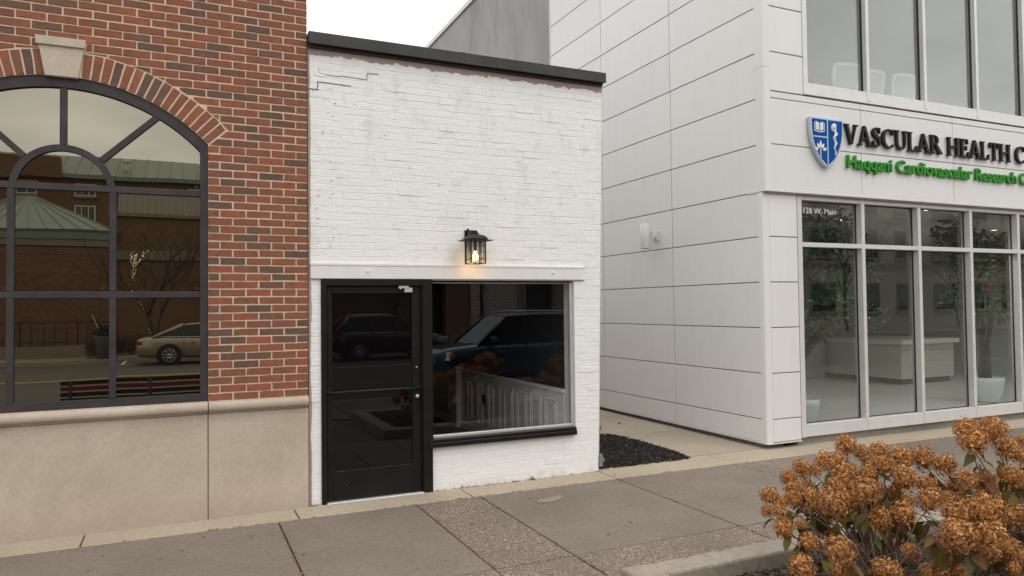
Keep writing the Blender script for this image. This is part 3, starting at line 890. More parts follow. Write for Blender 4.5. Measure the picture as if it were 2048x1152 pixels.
# panes: each its own slightly tilted sheet
rngp = random.Random(21)
def pane(poly, mat='bronze_glass', y=0.030, th=0.006, parent=None, tilt=0.0012, name='pane'):
    cx = sum(p[0] for p in poly)/len(poly); cz = sum(p[1] for p in poly)/len(poly)
    ax, az_ = rngp.uniform(-tilt, tilt), rngp.uniform(-tilt, tilt)
    k = len(poly)
    f = lambda p: (p[0]-cx)*ax+(p[1]-cz)*az_
    mb = MB()
    mb.add([(p[0], y+f(p), p[1]) for p in poly]+[(p[0], y+th+f(p), p[1]) for p in poly],
           [tuple(range(k)), tuple(reversed(range(k, 2*k)))]+[(i,k+i,k+(i+1)%k,(i+1)%k) for i in range(k)])
    return mb.build(name, mat, parent)
xsW = [(CX-HW+0.06, -1.262), (-1.236, -0.535), (-0.509, CX+HW-0.06)]
for a, b in xsW:
    for c, d in ((ZB+0.06, 1.96), (1.99, 2.85)):
        pane([(a,c),(b,c),(b,d),(a,d)], parent=W)
def arcpts(r, t0, t1, n, cz=CZ): return [(CX+r*math.cos(t0+(t1-t0)*i/n), cz+r*math.sin(t0+(t1-t0)*i/n)) for i in range(n+1)]
pane(arcpts(0.335, 0, math.pi, 20, 2.842)[::1], parent=W)
def outer_pt(a):       # where a ray from the small fan centre meets the big arch
    dx, dz = math.cos(a), math.sin(a); oz = 2.842-CZ; r = RI-0.085
    b = dz*oz; t = -b+math.sqrt(b*b-(oz*oz-r*r)); return t
for a0, a1 in ((0, 44), (44, 90), (90, 136), (136, 180)):
    n = 10; out = []; inn = []
    for i in range(n+1):
        a = R(a0+(a1-a0)*i/n); t = outer_pt(a)
        x = CX+t*math.cos(a); x = max(CX-HW+0.06, min(CX+HW-0.06, x)); tt = (x-CX)/math.cos(a) if abs(math.cos(a)) > 0.2 else t
        zz = 2.842+tt*math.sin(a)
        out.append((x, zz)); inn.append((CX+0.372*math.cos(a), 2.842+0.372*math.sin(a)))
    pane(out+inn[::-1], parent=W)
for x in (-1.29, -0.60, 0.13):
    for z in (2.03, 2.93):
        if z > 2.5 and x < 0: continue
        mb = MB(); mb.lathe([(0.001,0.0),(0.012,0.0),(0.012,0.002),(0.006,0.003),(0.001,0.003)], (x, 0.026, z), 12, 'y'); mb.build('glass_clip', 'bronze_frame', W)

# ================================================================== white painted shop
shop = thing('white_shop', 'narrow one-storey white painted brick shop with black door and window', 'building', (2.7, 0, 0))
SX0 = 1.092
def SXR(z): return 4.212+0.0275*z
DX0, DX1, DZ = 1.205, 2.292, 2.108
WX0, WX1, WZ0 = 2.262, 3.935, 0.47
ZCAP = 4.325
holes = [(DX0, DX1, -0.2, DZ), (DX1, WX1, WZ0, DZ)]
# backing wall
m = MB(); grid_wall(m, SX0, 4.14, -0.15, ZCAP, 0.0018, 0.24, holes)
zz = [-0.15, 1.0, 2.0, 3.0, ZCAP]
for a, b in zip(zz, zz[1:]):
    m.add([(4.14,0.0018,a),(SXR(a)-0.002,0.0018,a),(SXR(b)-0.002,0.0018,b),(4.14,0.0018,b),(4.14,0.24,a),(SXR(a)-0.002,0.24,a),(SXR(b)-0.002,0.24,b),(4.14,0.24,b)],
          [(0,1,2,3),(1,5,6,2),(5,4,7,6)])
m.build('wall_backing', 'white_painted_brick', shop)
# side walls and roof behind the parapet
sbox('party_wall', 'far_brick_red', shop, SX0+0.002, SX0+0.2, 0.25, 9, 0, 4.2)
m = MB()
m.add([(SXR(0),0.24,-0.1),(SXR(4.2),0.24,4.2),(SXR(4.2),9,4.2),(SXR(0),9,-0.1),(4.05,0.24,-0.1),(4.05,0.24,4.2),(4.05,9,4.2),(4.05,9,-0.1)],
      [(0,3,2,1),(4,5,6,7),(1,2,6,5),(3,7,6,2),(0,4,7,3)])
m.build('side_wall', 'white_painted_brick', shop)
sbox('roof', 'roof_dark', shop, SX0+0.003, 4.25, 0.25, 9, 3.9, 4.0)
sbox('rear_wall', 'far_brick_red', shop, SX0+0.2, 4.05, 8.8, 9, -0.1, 3.9)
# painted bricks
rng = random.Random(5)
PZ, MD, J2 = 0.0685, 0.214, 0.007
row = 0; z = 0.004; its = []
while z < ZCAP-0.01:
    hdr = (row % 7 == 3)
    md = MD/2 if hdr else MD
    off = (0.0 if row % 2 else MD/2) + (0.05 if hdr else 0) + rng.uniform(-0.012, 0.012)
    x = SX0 - off
    while x < 4.4:
        x0, x1 = max(SX0+0.001, x), x+md-0.0022
        x += md
        if x1-x0 < 0.02: continue
        sag = 0.004*math.sin(x0*1.7+row*0.13)+rng.uniform(-0.0025, 0.0025)
        poly = [(x0, z+sag),(x1, z+sag),(x1, min(ZCAP-0.002, z+PZ-J2+sag)),(x0, min(ZCAP-0.002, z+PZ-J2+sag))]
        if poly[0][1] < 0: poly[0] = (x0, 0.001); poly[1] = (x1, 0.001)
        poly = clip(poly, -1, 0.0275, -4.212)
        if len(poly) < 3: continue
        cz = z+PZ/2; cx = (x0+x1)/2
        zlo, zhi = poly[0][1], poly[-1][1]
        pieces = [poly]
        for h in holes:
            nx_ = []
            for p in pieces:
                pz0, pz1 = min(q[1] for q in p), max(q[1] for q in p)
                px0, px1 = min(q[0] for q in p), max(q[0] for q in p)
                if pz1 <= h[2] or pz0 >= h[3] or px1 <= h[0] or px0 >= h[1]: nx_.append(p); continue
                if pz1 > h[3]+0.01: nx_.append(clip(p, 0, 1, h[3])); 
                if pz0 < h[2]-0.01: nx_.append(clip(p, 0, -1, -h[2]))
                if px0 < h[0]-0.008: nx_.append(clip(clip(p, -1, 0, -h[0]+0.001), 0, 1, max(pz0, h[2])))
                if px1 > h[1]+0.008: nx_.append(clip(clip(p, 1, 0, h[1]+0.001), 0, 1, max(pz0, h[2])))
            pieces = [p for p in nx_ if len(p) >= 3]
        for p in pieces:
            if area(p) > 0.0007:
                if min(q[1] for q in p) > 2.10 and max(q[1] for q in p) < 2.26 and cx < 4.05: continue   # behind the steel lintel
                its.append((cx, cz, p))
    row += 1; z += PZ
its.sort(key=lambda t: -area(t[2])/view_px(t[0], 0, t[1])[2]**2)
def put_white(mb, poly, fine):
    p = rough_poly(poly, 0.045, 0.0022, rng) if fine else rough_poly(poly, 0.08, 0.0018, rng)
    pr = rng.uniform(-0.0014, 0.0008) - (0.003 if rng.random() < 0.03 else 0)
    mb.prism(p, pr, 0.012, 0.0018)
for it in its[:300]:
    mb = MB(); put_white(mb, it[2], True); mb.build('painted_brick', 'white_painted_brick', shop)
mb = MB()
for it in its[300:]: put_white(mb, it[2], False)
stuffpart(mb.build('painted_bricks_beyond', 'white_painted_brick', shop))
# stepped crack at the top left: open joint, seen as a dark slot
crk = MB()
def slot(pts, w):
    for (a, b), (c, d) in zip(pts, pts[1:]):
        dx, dz_ = c-a, d-b; l = math.hypot(dx, dz_); nx, nz = -dz_/l*w/2, dx/l*w/2
        crk.prism([(a-nx,b-nz),(c-nx,d-nz),(c+nx,d+nz),(a+nx,b+nz)], -0.0042-0.0004*len(crk.f)/12, 0.0)
slot([(1.100,3.915),(1.185,3.913),(1.185,3.982)], 0.0065)
slot([(1.18,3.99),(1.30,3.989),(1.40,3.985),(1.50,3.984)], 0.0045)
crk.build('wall_crack', 'gasket_black', shop); crk = MB()
slot([(1.19,4.12),(1.20,4.075),(1.30,4.065),(1.385,4.062),(1.40,4.072),(1.52,4.068),(1.65,4.063)], 0.003)
slot([(1.655,4.063),(1.662,4.13),(1.77,4.132)], 0.0028)
crk.build('wall_crack', 'gasket_black', shop)
rg = random.Random(31); hl = MB()
for i in range(46):
    x = rg.choice([rg.uniform(1.12, 1.35), rg.uniform(1.12, 4.1)]); z = rg.uniform(2.35, 4.0); r_ = rg.uniform(0.003, 0.0065)
    hl.prism([(x+r_*math.cos(t*R(60))*rg.uniform(.7,1.6), z+r_*math.sin(t*R(60))*rg.uniform(.6,1.2)) for t in range(6)], -0.0046-0.00002*i, 0.0)
stuffpart(hl.build('nail_holes', 'conduit_grey', shop))
# coping
cp = MB()
cp.box(SX0+0.002, 4.342, -0.075, 0.30, ZCAP+0.012, 4.440); cp.box(SX0+0.004, 4.338, -0.083, -0.0745, ZCAP+0.003, ZCAP+0.02)
cp.build('coping', 'coping_metal', shop)
sbox('coping_seam', 'coping_metal', shop, 2.612, 2.66, -0.078, -0.0752, ZCAP+0.013, 4.4425)
sbox('coping_board', 'interior_floor_dark', shop, SX0+0.003, 4.325, -0.03, 0.002, 4.303, ZCAP+0.0115)
# steel lintel
lt = MB()
lt.cbox(1.108, 4.06, -0.026, 0.02, 2.118, 2.258, 0.005); lt.box(1.106, 4.062, -0.031, 0.01, 2.246, 2.262)
LT = lt.build('lintel', 'white_trim', shop)
for x in (1.647, 3.666):
    mb = MB(); mb.lathe([(0.001,-0.013),(0.009,-0.011),(0.013,-0.004),(0.014,0.0)], (x,-0.026,2.192), 12, 'y'); mb.build('bolt_head', 'white_trim', LT, True)
# conduit and clamp at the right corner
mb = MB(); mb.add([(SXR(0.2)+0.002,0.03,0.2),(SXR(0.2)+0.026,0.03,0.2),(SXR(4.25)+0.026,0.03,4.25),(SXR(4.25)+0.002,0.03,4.25),(SXR(0.2)+0.002,0.06,0.2),(SXR(0.2)+0.026,0.06,0.2),(SXR(4.25)+0.026,0.06,4.25),(SXR(4.25)+0.002,0.06,4.25)],
                [(0,1,2,3),(1,5,6,2),(4,7,6,5),(3,2,6,7),(0,3,7,4),(0,4,5,1)])
mb.build('corner_conduit', 'white_trim_aged', shop)
mb = MB(); mb.box(4.222, 4.262, -0.012, 0.045, 0.055, 0.185); mb.box(4.262, 4.292, 0.0, 0.03, 0.11, 0.135); mb.box(4.226, 4.268, -0.018, 0.05, 0.10, 0.115); mb.box(4.226, 4.268, -0.018, 0.05, 0.145, 0.158)
mb.build('conduit_box', 'conduit_grey', shop)

# ---- door
FR = MB()
FR.box(DX0, 1.252, -0.018, 0.10, -0.008, DZ+0.008); FR.box(2.198, DX1-0.002, -0.024, 0.10, -0.008, DZ+0.008); FR.box(1.252, 2.198, -0.016, 0.10, 2.056, DZ+0.007)
FR.box(1.252, 1.262, 0.012, 0.10, 0.0, 2.056); FR.box(2.184, 2.198, 0.004, 0.10, 0.0, 2.056); FR.box(1.262, 2.184, 0.012, 0.10, 2.046, 2.056)
DFR = FR.build('door_frame', 'black_frame', shop)
lf = MB(); y0, y1 = 0.018, 0.062
lf.cbox(1.264, 1.312, y0, y1, 0.012, 2.044, 0.003); lf.cbox(2.098, 2.181, y0, y1, 0.012, 2.044, 0.003)
lf.cbox(1.312, 2.098, y0+0.001, y1, 1.980, 2.044, 0.003); lf.cbox(1.312, 2.098, y0+0.001, y1, 0.012, 0.292, 0.003)
LEAF = lf.build('door', 'black_frame', shop); LEAF['label'] = 'black aluminium door with tinted glass and a push bar'
pane([(1.308,0.288),(2.102,0.288),(2.102,1.985),(1.308,1.985)], 'door_glass', 0.036, 0.006, LEAF, 0.0, 'door_pane')
mb = MB(); mb.tube([(1.268,0.0,1.040),(2.170,0.0,1.042)], 0.0115, 12); mb.box(1.262, 1.285, -0.006, 0.02, 1.026, 1.053); mb.box(2.150, 2.176, -0.006, 0.02, 1.028, 1.055)
mb.build('push_bar', 'lantern_black', LEAF, True)
mb = MB(); mb.lathe([(0.0005,-0.016),(0.014,-0.016),(0.018,-0.012),(0.020,0.0),(0.020,0.018)], (2.140,0.0,0.957), 18, 'y'); mb.build('lock_cylinder', 'steel', LEAF, True)
mb = MB(); mb.lathe([(0.0005,-0.006),(0.008,-0.006),(0.009,0.0),(0.009,0.018)], (2.140,0.012,1.245), 10, 'y'); mb.build('screw_head', 'steel', LEAF, True)
mb = MB(); mb.cbox(1.958, 2.060, -0.012, 0.016, 2.028, 2.052, 0.003); mb.cbox(2.018, 2.098, -0.008, 0.0155, 1.988, 2.034, 0.003); mb.box(1.965, 1.985, -0.016, -0.01, 2.02, 2.03)
mb.build('closer_bracket', 'closer_grey', LEAF)
sbox('threshold', 'aluminium', shop, 1.252, 2.198, -0.035, 0.14, -0.01, 0.011, c=0.004)
sbox('door_sweep', 'rubber', LEAF, 1.266, 2.18, 0.022, 0.056, 0.0115, 0.014)

# ---- display window
wf = MB()
wf.cbox(2.252, 3.922, -0.058, 0.05, 0.440, 0.488, 0.006); wf.cbox(2.262, 3.926, -0.036, 0.06, 0.4885, 0.517, 0.005)
WS = wf.build('window_sill', 'black_frame', shop)
wf = MB()
wf.box(2.292, 2.302, -0.006, 0.10, 0.517, 2.10); wf.box(2.302, 3.933, 0.035, 0.10, 2.092, 2.1075)
WF = wf.build('window_frame', 'black_frame', shop)
sbox('glazing_stop', 'aluminium', WF, 2.302, 3.90, 0.030, 0.075, 0.517, 0.548, c=0.004)
sbox('glazing_stop', 'conduit_grey', WF, 2.302, 3.90, 0.034, 0.075, 2.078, 2.092, c=0.003)
sbox('glazing_stop', 'aluminium', WF, 3.90, 3.934, 0.034, 0.085, 0.517, 2.092, c=0.003)
pane([(2.300,0.53),(3.905,0.53),(3.905,2.085),(2.300,2.085)], 'shop_glass', 0.056, 0.005, WF, 0.0, 'display_pane')
# inner painted brick reveal behind the glass
for i in range(23):
    z = 0.525+i*PZ
    sbox('reveal_brick', 'white_painted_brick', shop, 3.9355+rng.uniform(-0.003,0.002), 3.99, 0.092, 0.238, z, z+PZ-0.008, c=0.003)
# ---- interior
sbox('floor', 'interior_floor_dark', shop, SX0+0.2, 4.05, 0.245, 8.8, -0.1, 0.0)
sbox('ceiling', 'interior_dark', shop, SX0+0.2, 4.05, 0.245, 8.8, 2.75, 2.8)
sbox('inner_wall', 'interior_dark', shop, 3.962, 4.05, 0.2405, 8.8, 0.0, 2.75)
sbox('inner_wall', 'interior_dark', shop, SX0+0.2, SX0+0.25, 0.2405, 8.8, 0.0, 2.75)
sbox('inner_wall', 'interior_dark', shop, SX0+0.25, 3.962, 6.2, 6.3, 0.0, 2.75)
ws = MB(); ws.box(3.925, 3.9615, 0.245, 3.55, 0.0, 0.86); ws.box(3.925, 3.9615, 3.70, 6.19, 0.0, 0.84)
WN = ws.build('wainscot', 'interior_white', shop)
sbox('chair_rail', 'interior_white', WN, 3.900, 3.961, 0.245, 3.55, 0.8605, 0.895, c=0.004)
sbox('chair_rail', 'interior_white', WN, 3.900, 3.961, 3.70, 6.19, 0.8405, 0.875, c=0.004)
sbox('baseboard', 'interior_white', WN, 3.905, 3.9245, 0.245, 3.55, 0.001, 0.10); sbox('baseboard', 'interior_white', WN, 3.905, 3.9245, 3.70, 6.19, 0.001, 0.10)
sbox('post', 'interior_white', shop, 3.85, 3.96, 3.552, 3.698, 0.0, 0.92)
for k in range(9):
    ya = 0.42+k*0.40; yb = ya+0.30
    if ya > 3.4: ya += 0.2; yb += 0.2
    mb = MB()
    for i, (d0, w) in enumerate(((0.0, 0.014), (0.05, 0.012))):
        a, b, c, d = ya+d0, yb-d0, 0.16+d0, 0.76-d0
        x0, x1 = 3.917+0.002*i, 3.9248
        mb.box(x0, x1, a, b, c, c+w); mb.box(x0, x1, a, b, d-w, d); mb.box(x0, x1, a, a+w, c+w, d-w); mb.box(x0, x1, b-w, b, c+w, d-w)
    mb.build('panel_moulding', 'interior_white', WN)
sbox('socket_plate', 'gasket_black', WN, 3.902, 3.9075, 2.52, 2.64, 0.47, 0.60)

# ================================================================== clinic with white metal panels
cl_ = thing('clinic_building', 'two-storey white metal panel clinic with large windows, right of the alley', 'building', (9.5, 0, 0))
VX = 6.72
FY, LY = 0.0, 0.05        # fascia plane, lower storey plane
ZJ = [0.078, 0.369, 0.951, 1.530, 2.110, 2.690, 3.262, 3.868, 4.460, 5.052, 5.640, 6.225, 6.81, 7.40, 7.99, 8.58, 9.17]
GAP = 0.0058
def xpanel(y0, y1, z0, z1, x=VX):
    """panel of the side wall, facing -x"""
    c = 0.004; y0 += GAP; y1 -= GAP; z0 += GAP; z1 -= GAP
    m = MB()
    vs = [(x+0.03,y0,z0),(x+0.03,y1,z0),(x+0.03,y1,z1),(x+0.03,y0,z1),(x+c,y0,z0),(x+c,y1,z0),(x+c,y1,z1),(x+c,y0,z1),(x,y0+c,z0+c),(x,y1-c,z0+c),(x,y1-c,z1-c),(x,y0+c,z1-c)]
    fs = [(8,11,10,9)]
    for i in range(4):
        j = (i+1) % 4; fs += [(i,4+i,4+j,j),(4+i,8+i,8+j,4+j)]
    m.add(vs, fs); return m.build('wall_panel', 'white_panel', cl_)
sbox('side_backing', 'joint_dark', cl_, VX+0.012, VX+0.25, 0.09, 5.76, 0.082, 9.17)
for z0, z1 in zip(ZJ, ZJ[1:]):
    for y0, y1 in ((0.135, 1.93), (1.93, 3.885), (3.885, 5.77)):
        xpanel(y0, y1, z0, z1)
# bottom edge trim and dark gap below
sbox('bottom_trim', 'white_trim', cl_, VX-0.006, VX+0.2, 0.09, 5.76, 0.062, 0.0805)
sbox('foundation', 'concrete_plinth', cl_, VX+0.10, VX+0.4, 0.20, 5.7, -0.2, 0.0615)
# corner posts
m = MB()
m.add([(VX-0.012,0.135,0.062),(VX-0.012,LY+0.012,0.062),(VX,LY,0.062),(VX+0.09,LY,0.062),(VX+0.09,0.135,0.062)]+[(a,b,3.255) for a,b in ((VX-0.012,0.135),(VX-0.012,LY+0.012),(VX,LY),(VX+0.09,LY),(VX+0.09,0.135))],
      [(i,(i+1)%5,5+(i+1)%5,5+i) for i in range(5)]+[(0,1,2,3,4),(5,6,7,8,9)])
m.build('corner_post', 'white_panel', cl_)
for za, zb in ((3.262, 4.842), (4.846, 9.17)):
    m = MB(); q = ((VX-0.02,0.133),(VX-0.02,FY+0.04),(VX-0.012,FY+0.004),(VX+0.004,FY-0.008),(VX+0.10,FY-0.008),(VX+0.10,0.133))
    m.add([(a,b,za) for a,b in q]+[(a,b,zb) for a,b in q], [(i,(i+1)%6,6+(i+1)%6,6+i) for i in range(6)]+[(0,1,2,3,4,5),(6,7,8,9,10,11)])
    m.build('corner_post', 'white_panel', cl_)
# front: lower pier
sbox('pier_backing', 'joint_dark', cl_, VX+0.09, 7.29, LY+0.012, LY+0.2, 0.075, 3.25)
for z0, z1 in zip(ZJ[:7], ZJ[1:7]):
    sbox('wall_panel', 'white_panel', cl_, VX+0.094, 7.285, LY, LY+0.03, z0+GAP, z1-GAP, c=0.004)
sbox('pier_trim', 'white_trim', cl_, VX-0.004, 7.292, LY-0.003, LY+0.19, 0.060, 0.0745)
# fascia
XE = 19.0
sbox('fascia_backing', 'joint_dark', cl_, VX+0.10, XE, FY+0.014, FY+0.30, 3.27, 4.545)
fxs = [VX+0.10, 8.436, 10.33, 12.23, 14.13, 16.03, XE]
for a, b in zip(fxs, fxs[1:]):
    for z0, z1 in ((3.30, 3.866), (3.866, 4.457), (4.457, 4.545)):
        sbox('wall_panel', 'white_panel', cl_, a+GAP*0.7, b-GAP*0.7, FY, FY+0.03, z0+GAP*0.8, z1-GAP*0.8, c=0.004)
sbox('fascia_edge', 'white_trim', cl_, VX-0.014, XE, FY-0.010, FY+0.32, 3.258, 3.302, c=0.004)
sbox('soffit', 'soffit_grey', cl_, VX+0.02, XE, FY+0.012, FY+0.32, 3.244, 3.2575)
for z0, z1 in ((4.460, 5.052), (5.052, 5.640), (5.640, 6.225), (6.225, 6.81), (6.81, 7.4), (7.4, 7.99), (7.99, 8.58), (8.58, 9.17)):
    x1 = 7.392 if z0 > 4.4 and z0 < 7.3 else XE
    if z0 == 4.460: z0 = 4.548; 
    sbox('wall_panel', 'white_panel', cl_, VX+0.104, x1, FY, FY+0.03, z0+GAP, z1-GAP, c=0.004)
sbox('upper_backing', 'joint_dark', cl_, VX+0.10, 7.392, FY+0.014, FY+0.25, 4.546, 9.17)
sbox('upper_backing', 'joint_dark', cl_, 7.392, XE, FY+0.014, FY+0.25, 7.41, 9.17)

# ---- ground floor storefront
SF = thing_sf = sbox('storefront_frame', 'mullion_grey', cl_, 7.293, 7.372, LY-0.004, LY+0.14, 0.10, 3.243, c=0.004)
SF['label'] = 'pale grey aluminium framing of the ground floor glazing'
sbox('base_rail', 'mullion_grey', SF, 7.372, XE, LY+0.002, LY+0.14, 0.105, 0.262, c=0.004)
sbox('head_rail', 'mullion_grey', SF, 7.372, XE, LY+0.004, LY+0.14, 3.186, 3.2435, c=0.004)
mxs = [8.498, 9.632, 10.772, 11.912, 13.05, 14.19, 15.33, 16.47, 17.61]
for x in mxs:
    sbox('mullion', 'mullion_grey', SF, x-0.031, x+0.031, LY, LY+0.14, 0.262, 3.186, c=0.004)
    sbox('rail_seam', 'joint_dark', SF, x-0.003, x-0.001, LY+0.0005, LY+0.01, 0.11, 0.2615)
edges = [7.372-0.031] + mxs + [18.75]
for a, b in zip(edges, edges[1:]):
    a += 0.031; b -= 0.031
    sbox('transom', 'mullion_grey', SF, a, b, LY+0.002, LY+0.14, 2.572, 2.632, c=0.004)
    for z0, z1 in ((0.262, 2.572), (2.632, 3.186)):
        gk = MB(); t = 0.012
        gk.box(a, b, LY+0.088, LY+0.104, z0, z0+t); gk.box(a, b, LY+0.088, LY+0.104, z1-t, z1); gk.box(a, a+t, LY+0.088, LY+0.104, z0+t, z1-t); gk.box(b-t, b, LY+0.088, LY+0.104, z0+t, z1-t)
        gk.build('gasket', 'gasket_black', SF)
        pane([(a+0.005,z0+0.005),(b-0.005,z0+0.005),(b-0.005,z1-0.005),(a+0.005,z1-0.005)], 'clinic_glass', LY+0.094, 0.006, SF, 0.0008)
sbox('plinth', 'concrete_plinth', cl_, 7.293, XE, LY+0.075, 0.45, -0.2, 0.1045)
# ---- upper windows
UF = MB(); UF.cbox(7.395, 7.470, -0.012, 0.13, 4.560, 7.40, 0.004); UF.cbox(7.470, XE, -0.012, 0.13, 4.560, 4.590, 0.004); UF.cbox(7.470, XE, -0.004, 0.13, 4.591, 4.722, 0.004); UF.box(7.47, XE, -0.01, 0.13, 7.33, 7.40)
UF = UF.build('upper_window_frame', 'white_trim', cl_); UF['label'] = 'white frame of the upper floor window band'
ums = [8.590, 9.757, 10.920, 12.085, 13.25, 14.42, 15.58, 16.75, 17.9]
for x in ums: sbox('mullion', 'white_trim', UF, x-0.029, x+0.029, -0.014, 0.12, 4.596, 7.33, c=0.004)
ed = [7.470-0.029]+ums+[18.9]
for a, b in zip(ed, ed[1:]):
    a += 0.029; b -= 0.029
    gk = MB(); gk.box(b-0.016, b, 0.05, 0.072, 4.722, 7.33); gk.box(a, a+0.014, 0.05, 0.072, 4.722, 7.33); gk.box(a+0.014, b-0.016, 0.05, 0.072, 4.722, 4.734)
    gk.build('gasket', 'gasket_black', UF)
    pane([(a+0.01,4.727),(b-0.01,4.727),(b-0.01,7.32),(a+0.01,7.32)], 'clinic_glass_upper', 0.058, 0.006, UF, 0.0008)
# ---- shell: floors, walls, roof
IX0 = VX+0.26
sbox('floor', 'clinic_floor', cl_, IX0, XE, 0.46, 9.5, -0.1, 0.05)
sbox('floor', 'clinic_floor', cl_, IX0, XE, 0.20, 0.46, 0.1046, 0.11)
sbox('ceiling', 'clinic_ceiling', cl_, IX0, XE, 0.36, 9.5, 3.32, 3.40)
sbox('upper_floor', 'clinic_floor', cl_, IX0, XE, 0.33, 9.5, 3.95, 4.05)
sbox('upper_ceiling', 'clinic_wall', cl_, IX0, XE, 0.26, 9.5, 7.30, 7.40)
sbox('rear_wall', 'clinic_wall', cl_, IX0, XE+0.2, 9.5, 9.7, 0, 9.17)
sbox('end_wall', 'clinic_wall', cl_, XE, XE+0.2, 0.0, 9.5, 0, 9.17)
sbox('inner_wall', 'clinic_wall', cl_, VX+0.251, IX0+0.05, 0.47, 9.4, 0.05, 3.32)
sbox('inner_wall', 'clinic_wall', cl_, VX+0.251, IX0+0.05, 0.34, 9.4, 4.05, 7.30)
sbox('partition', 'clinic_wall', cl_, 14.2, 14.4, 4.2, 9.4, 4.14, 6.4)
sbox('partition', 'clinic_ceiling', cl_, 9.6, 14.2, 6.0, 6.2, 4.14, 7.29)
sbox('roof', 'roof_dark', cl_, VX+0.15, XE+0.2, 0.26, 9.7, 9.171, 9.25)
# grey stucco rear block
gs = thing('stucco_building', 'tall grey stucco block rising behind the shop roof', 'building', (9, 9, 0))
m = MB(); m.box(6.79, 14, 5.775, 11.312, 0, 9.62); m.box(6.79, 14, 11.316, 19.5, 0, 9.62); gsw = m.build('wall', 'grey_stucco', gs)
sbox('coping', 'white_trim_aged', gs, 6.74, 14.1, 5.775, 19.6, 9.621, 9.74)
sbox('control_joint', 'joint_dark', gs, 6.795, 7.2, 11.308, 11.3185, 0, 9.62)
sbox('edge_trim', 'white_trim', cl_, VX-0.004, VX+0.06, 5.771, 5.80, 0.06, 9.19)
# ---- reception counter
ct = thing('reception_counter', 'long beige reception counter with white top inside the clinic', 'counter', (14.9, 4.8, 0.05))
sbox('counter_body', 'counter_beige', ct, 14.18, 15.9, 3.89, 7.2, 0.17, 0.92)
sbox('kick_plate', 'counter_kick', ct, 14.24, 15.84, 3.95, 7.14, 0.051, 0.169)
sbox('counter_top', 'counter_top', ct, 14.10, 15.98, 3.80, 7.3, 0.9205, 1.02, c=0.006)
# ---- downlights; the farthest right one is added to brighten the lobby
for k, (x, y) in enumerate(((10.73, 2.31), (10.96, 0.86), (15.4, 2.6))):
    d = thing('ceiling_downlight', ['round lit downlight in the clinic ceiling behind the first window', 'round lit downlight in the clinic ceiling behind the third window', 'extra downlight added farthest right in the clinic ceiling to brighten the lobby'][k], 'light', (x, y, 3.32), 'clinic downlights')
    mb = MB(); mb.lathe([(0.065,-0.002),(0.08,-0.012),(0.09,0.0)], (x,y,3.3195), 20); mb.build('trim_ring', 'white_trim', d, True)
    mb = MB(); mb.lathe([(0.0005,-0.006),(0.065,-0.006)], (x,y,3.3195), 20); mb.build('lens', 'downlight_glow', d)
    ld = bpy.data.lights.new('downlight_lamp', 'SPOT'); ld.energy = 60; ld.color = (1.0, 0.93, 0.82); ld.spot_size = R(150); ld.spot_blend = 0.6; ld.shadow_soft_size = 0.06
    lo = bpy.data.objects.new('downlight_lamp', ld); COL.objects.link(lo); lo.parent = d; lo.location = (0, 0, -0.03)
# ---- sconce on the side wall
s = thing('cylinder_sconce', 'white cylinder wall light on the clinic side wall', 'wall light', (6.52, 2.33, 2.7))
mb = MB(); mb.lathe([(0.066,0.004),(0.074,0.0),(0.078,0.006),(0.078,0.374),(0.074,0.38),(0.0005,0.38)], (6.515,2.33,2.705), 28); mb.build('shade', 'white_trim', s, True)
mb = MB(); mb.lathe([(0.066,0.004),(0.0005,0.012)], (6.515,2.33,2.705), 28); mb.build('lens', 'interior_dark', s)
mb = MB(); mb.box(6.585, 6.70, 2.305, 2.355, 2.88, 2.93); mb.cbox(6.60, 6.64, 2.29, 2.37, 2.85, 2.96, 0.003); mb.build('bracket', 'white_trim', s)
sbox('wall_plate', 'white_trim', s, 6.695, 6.7165, 2.27, 2.39, 2.84, 2.97)

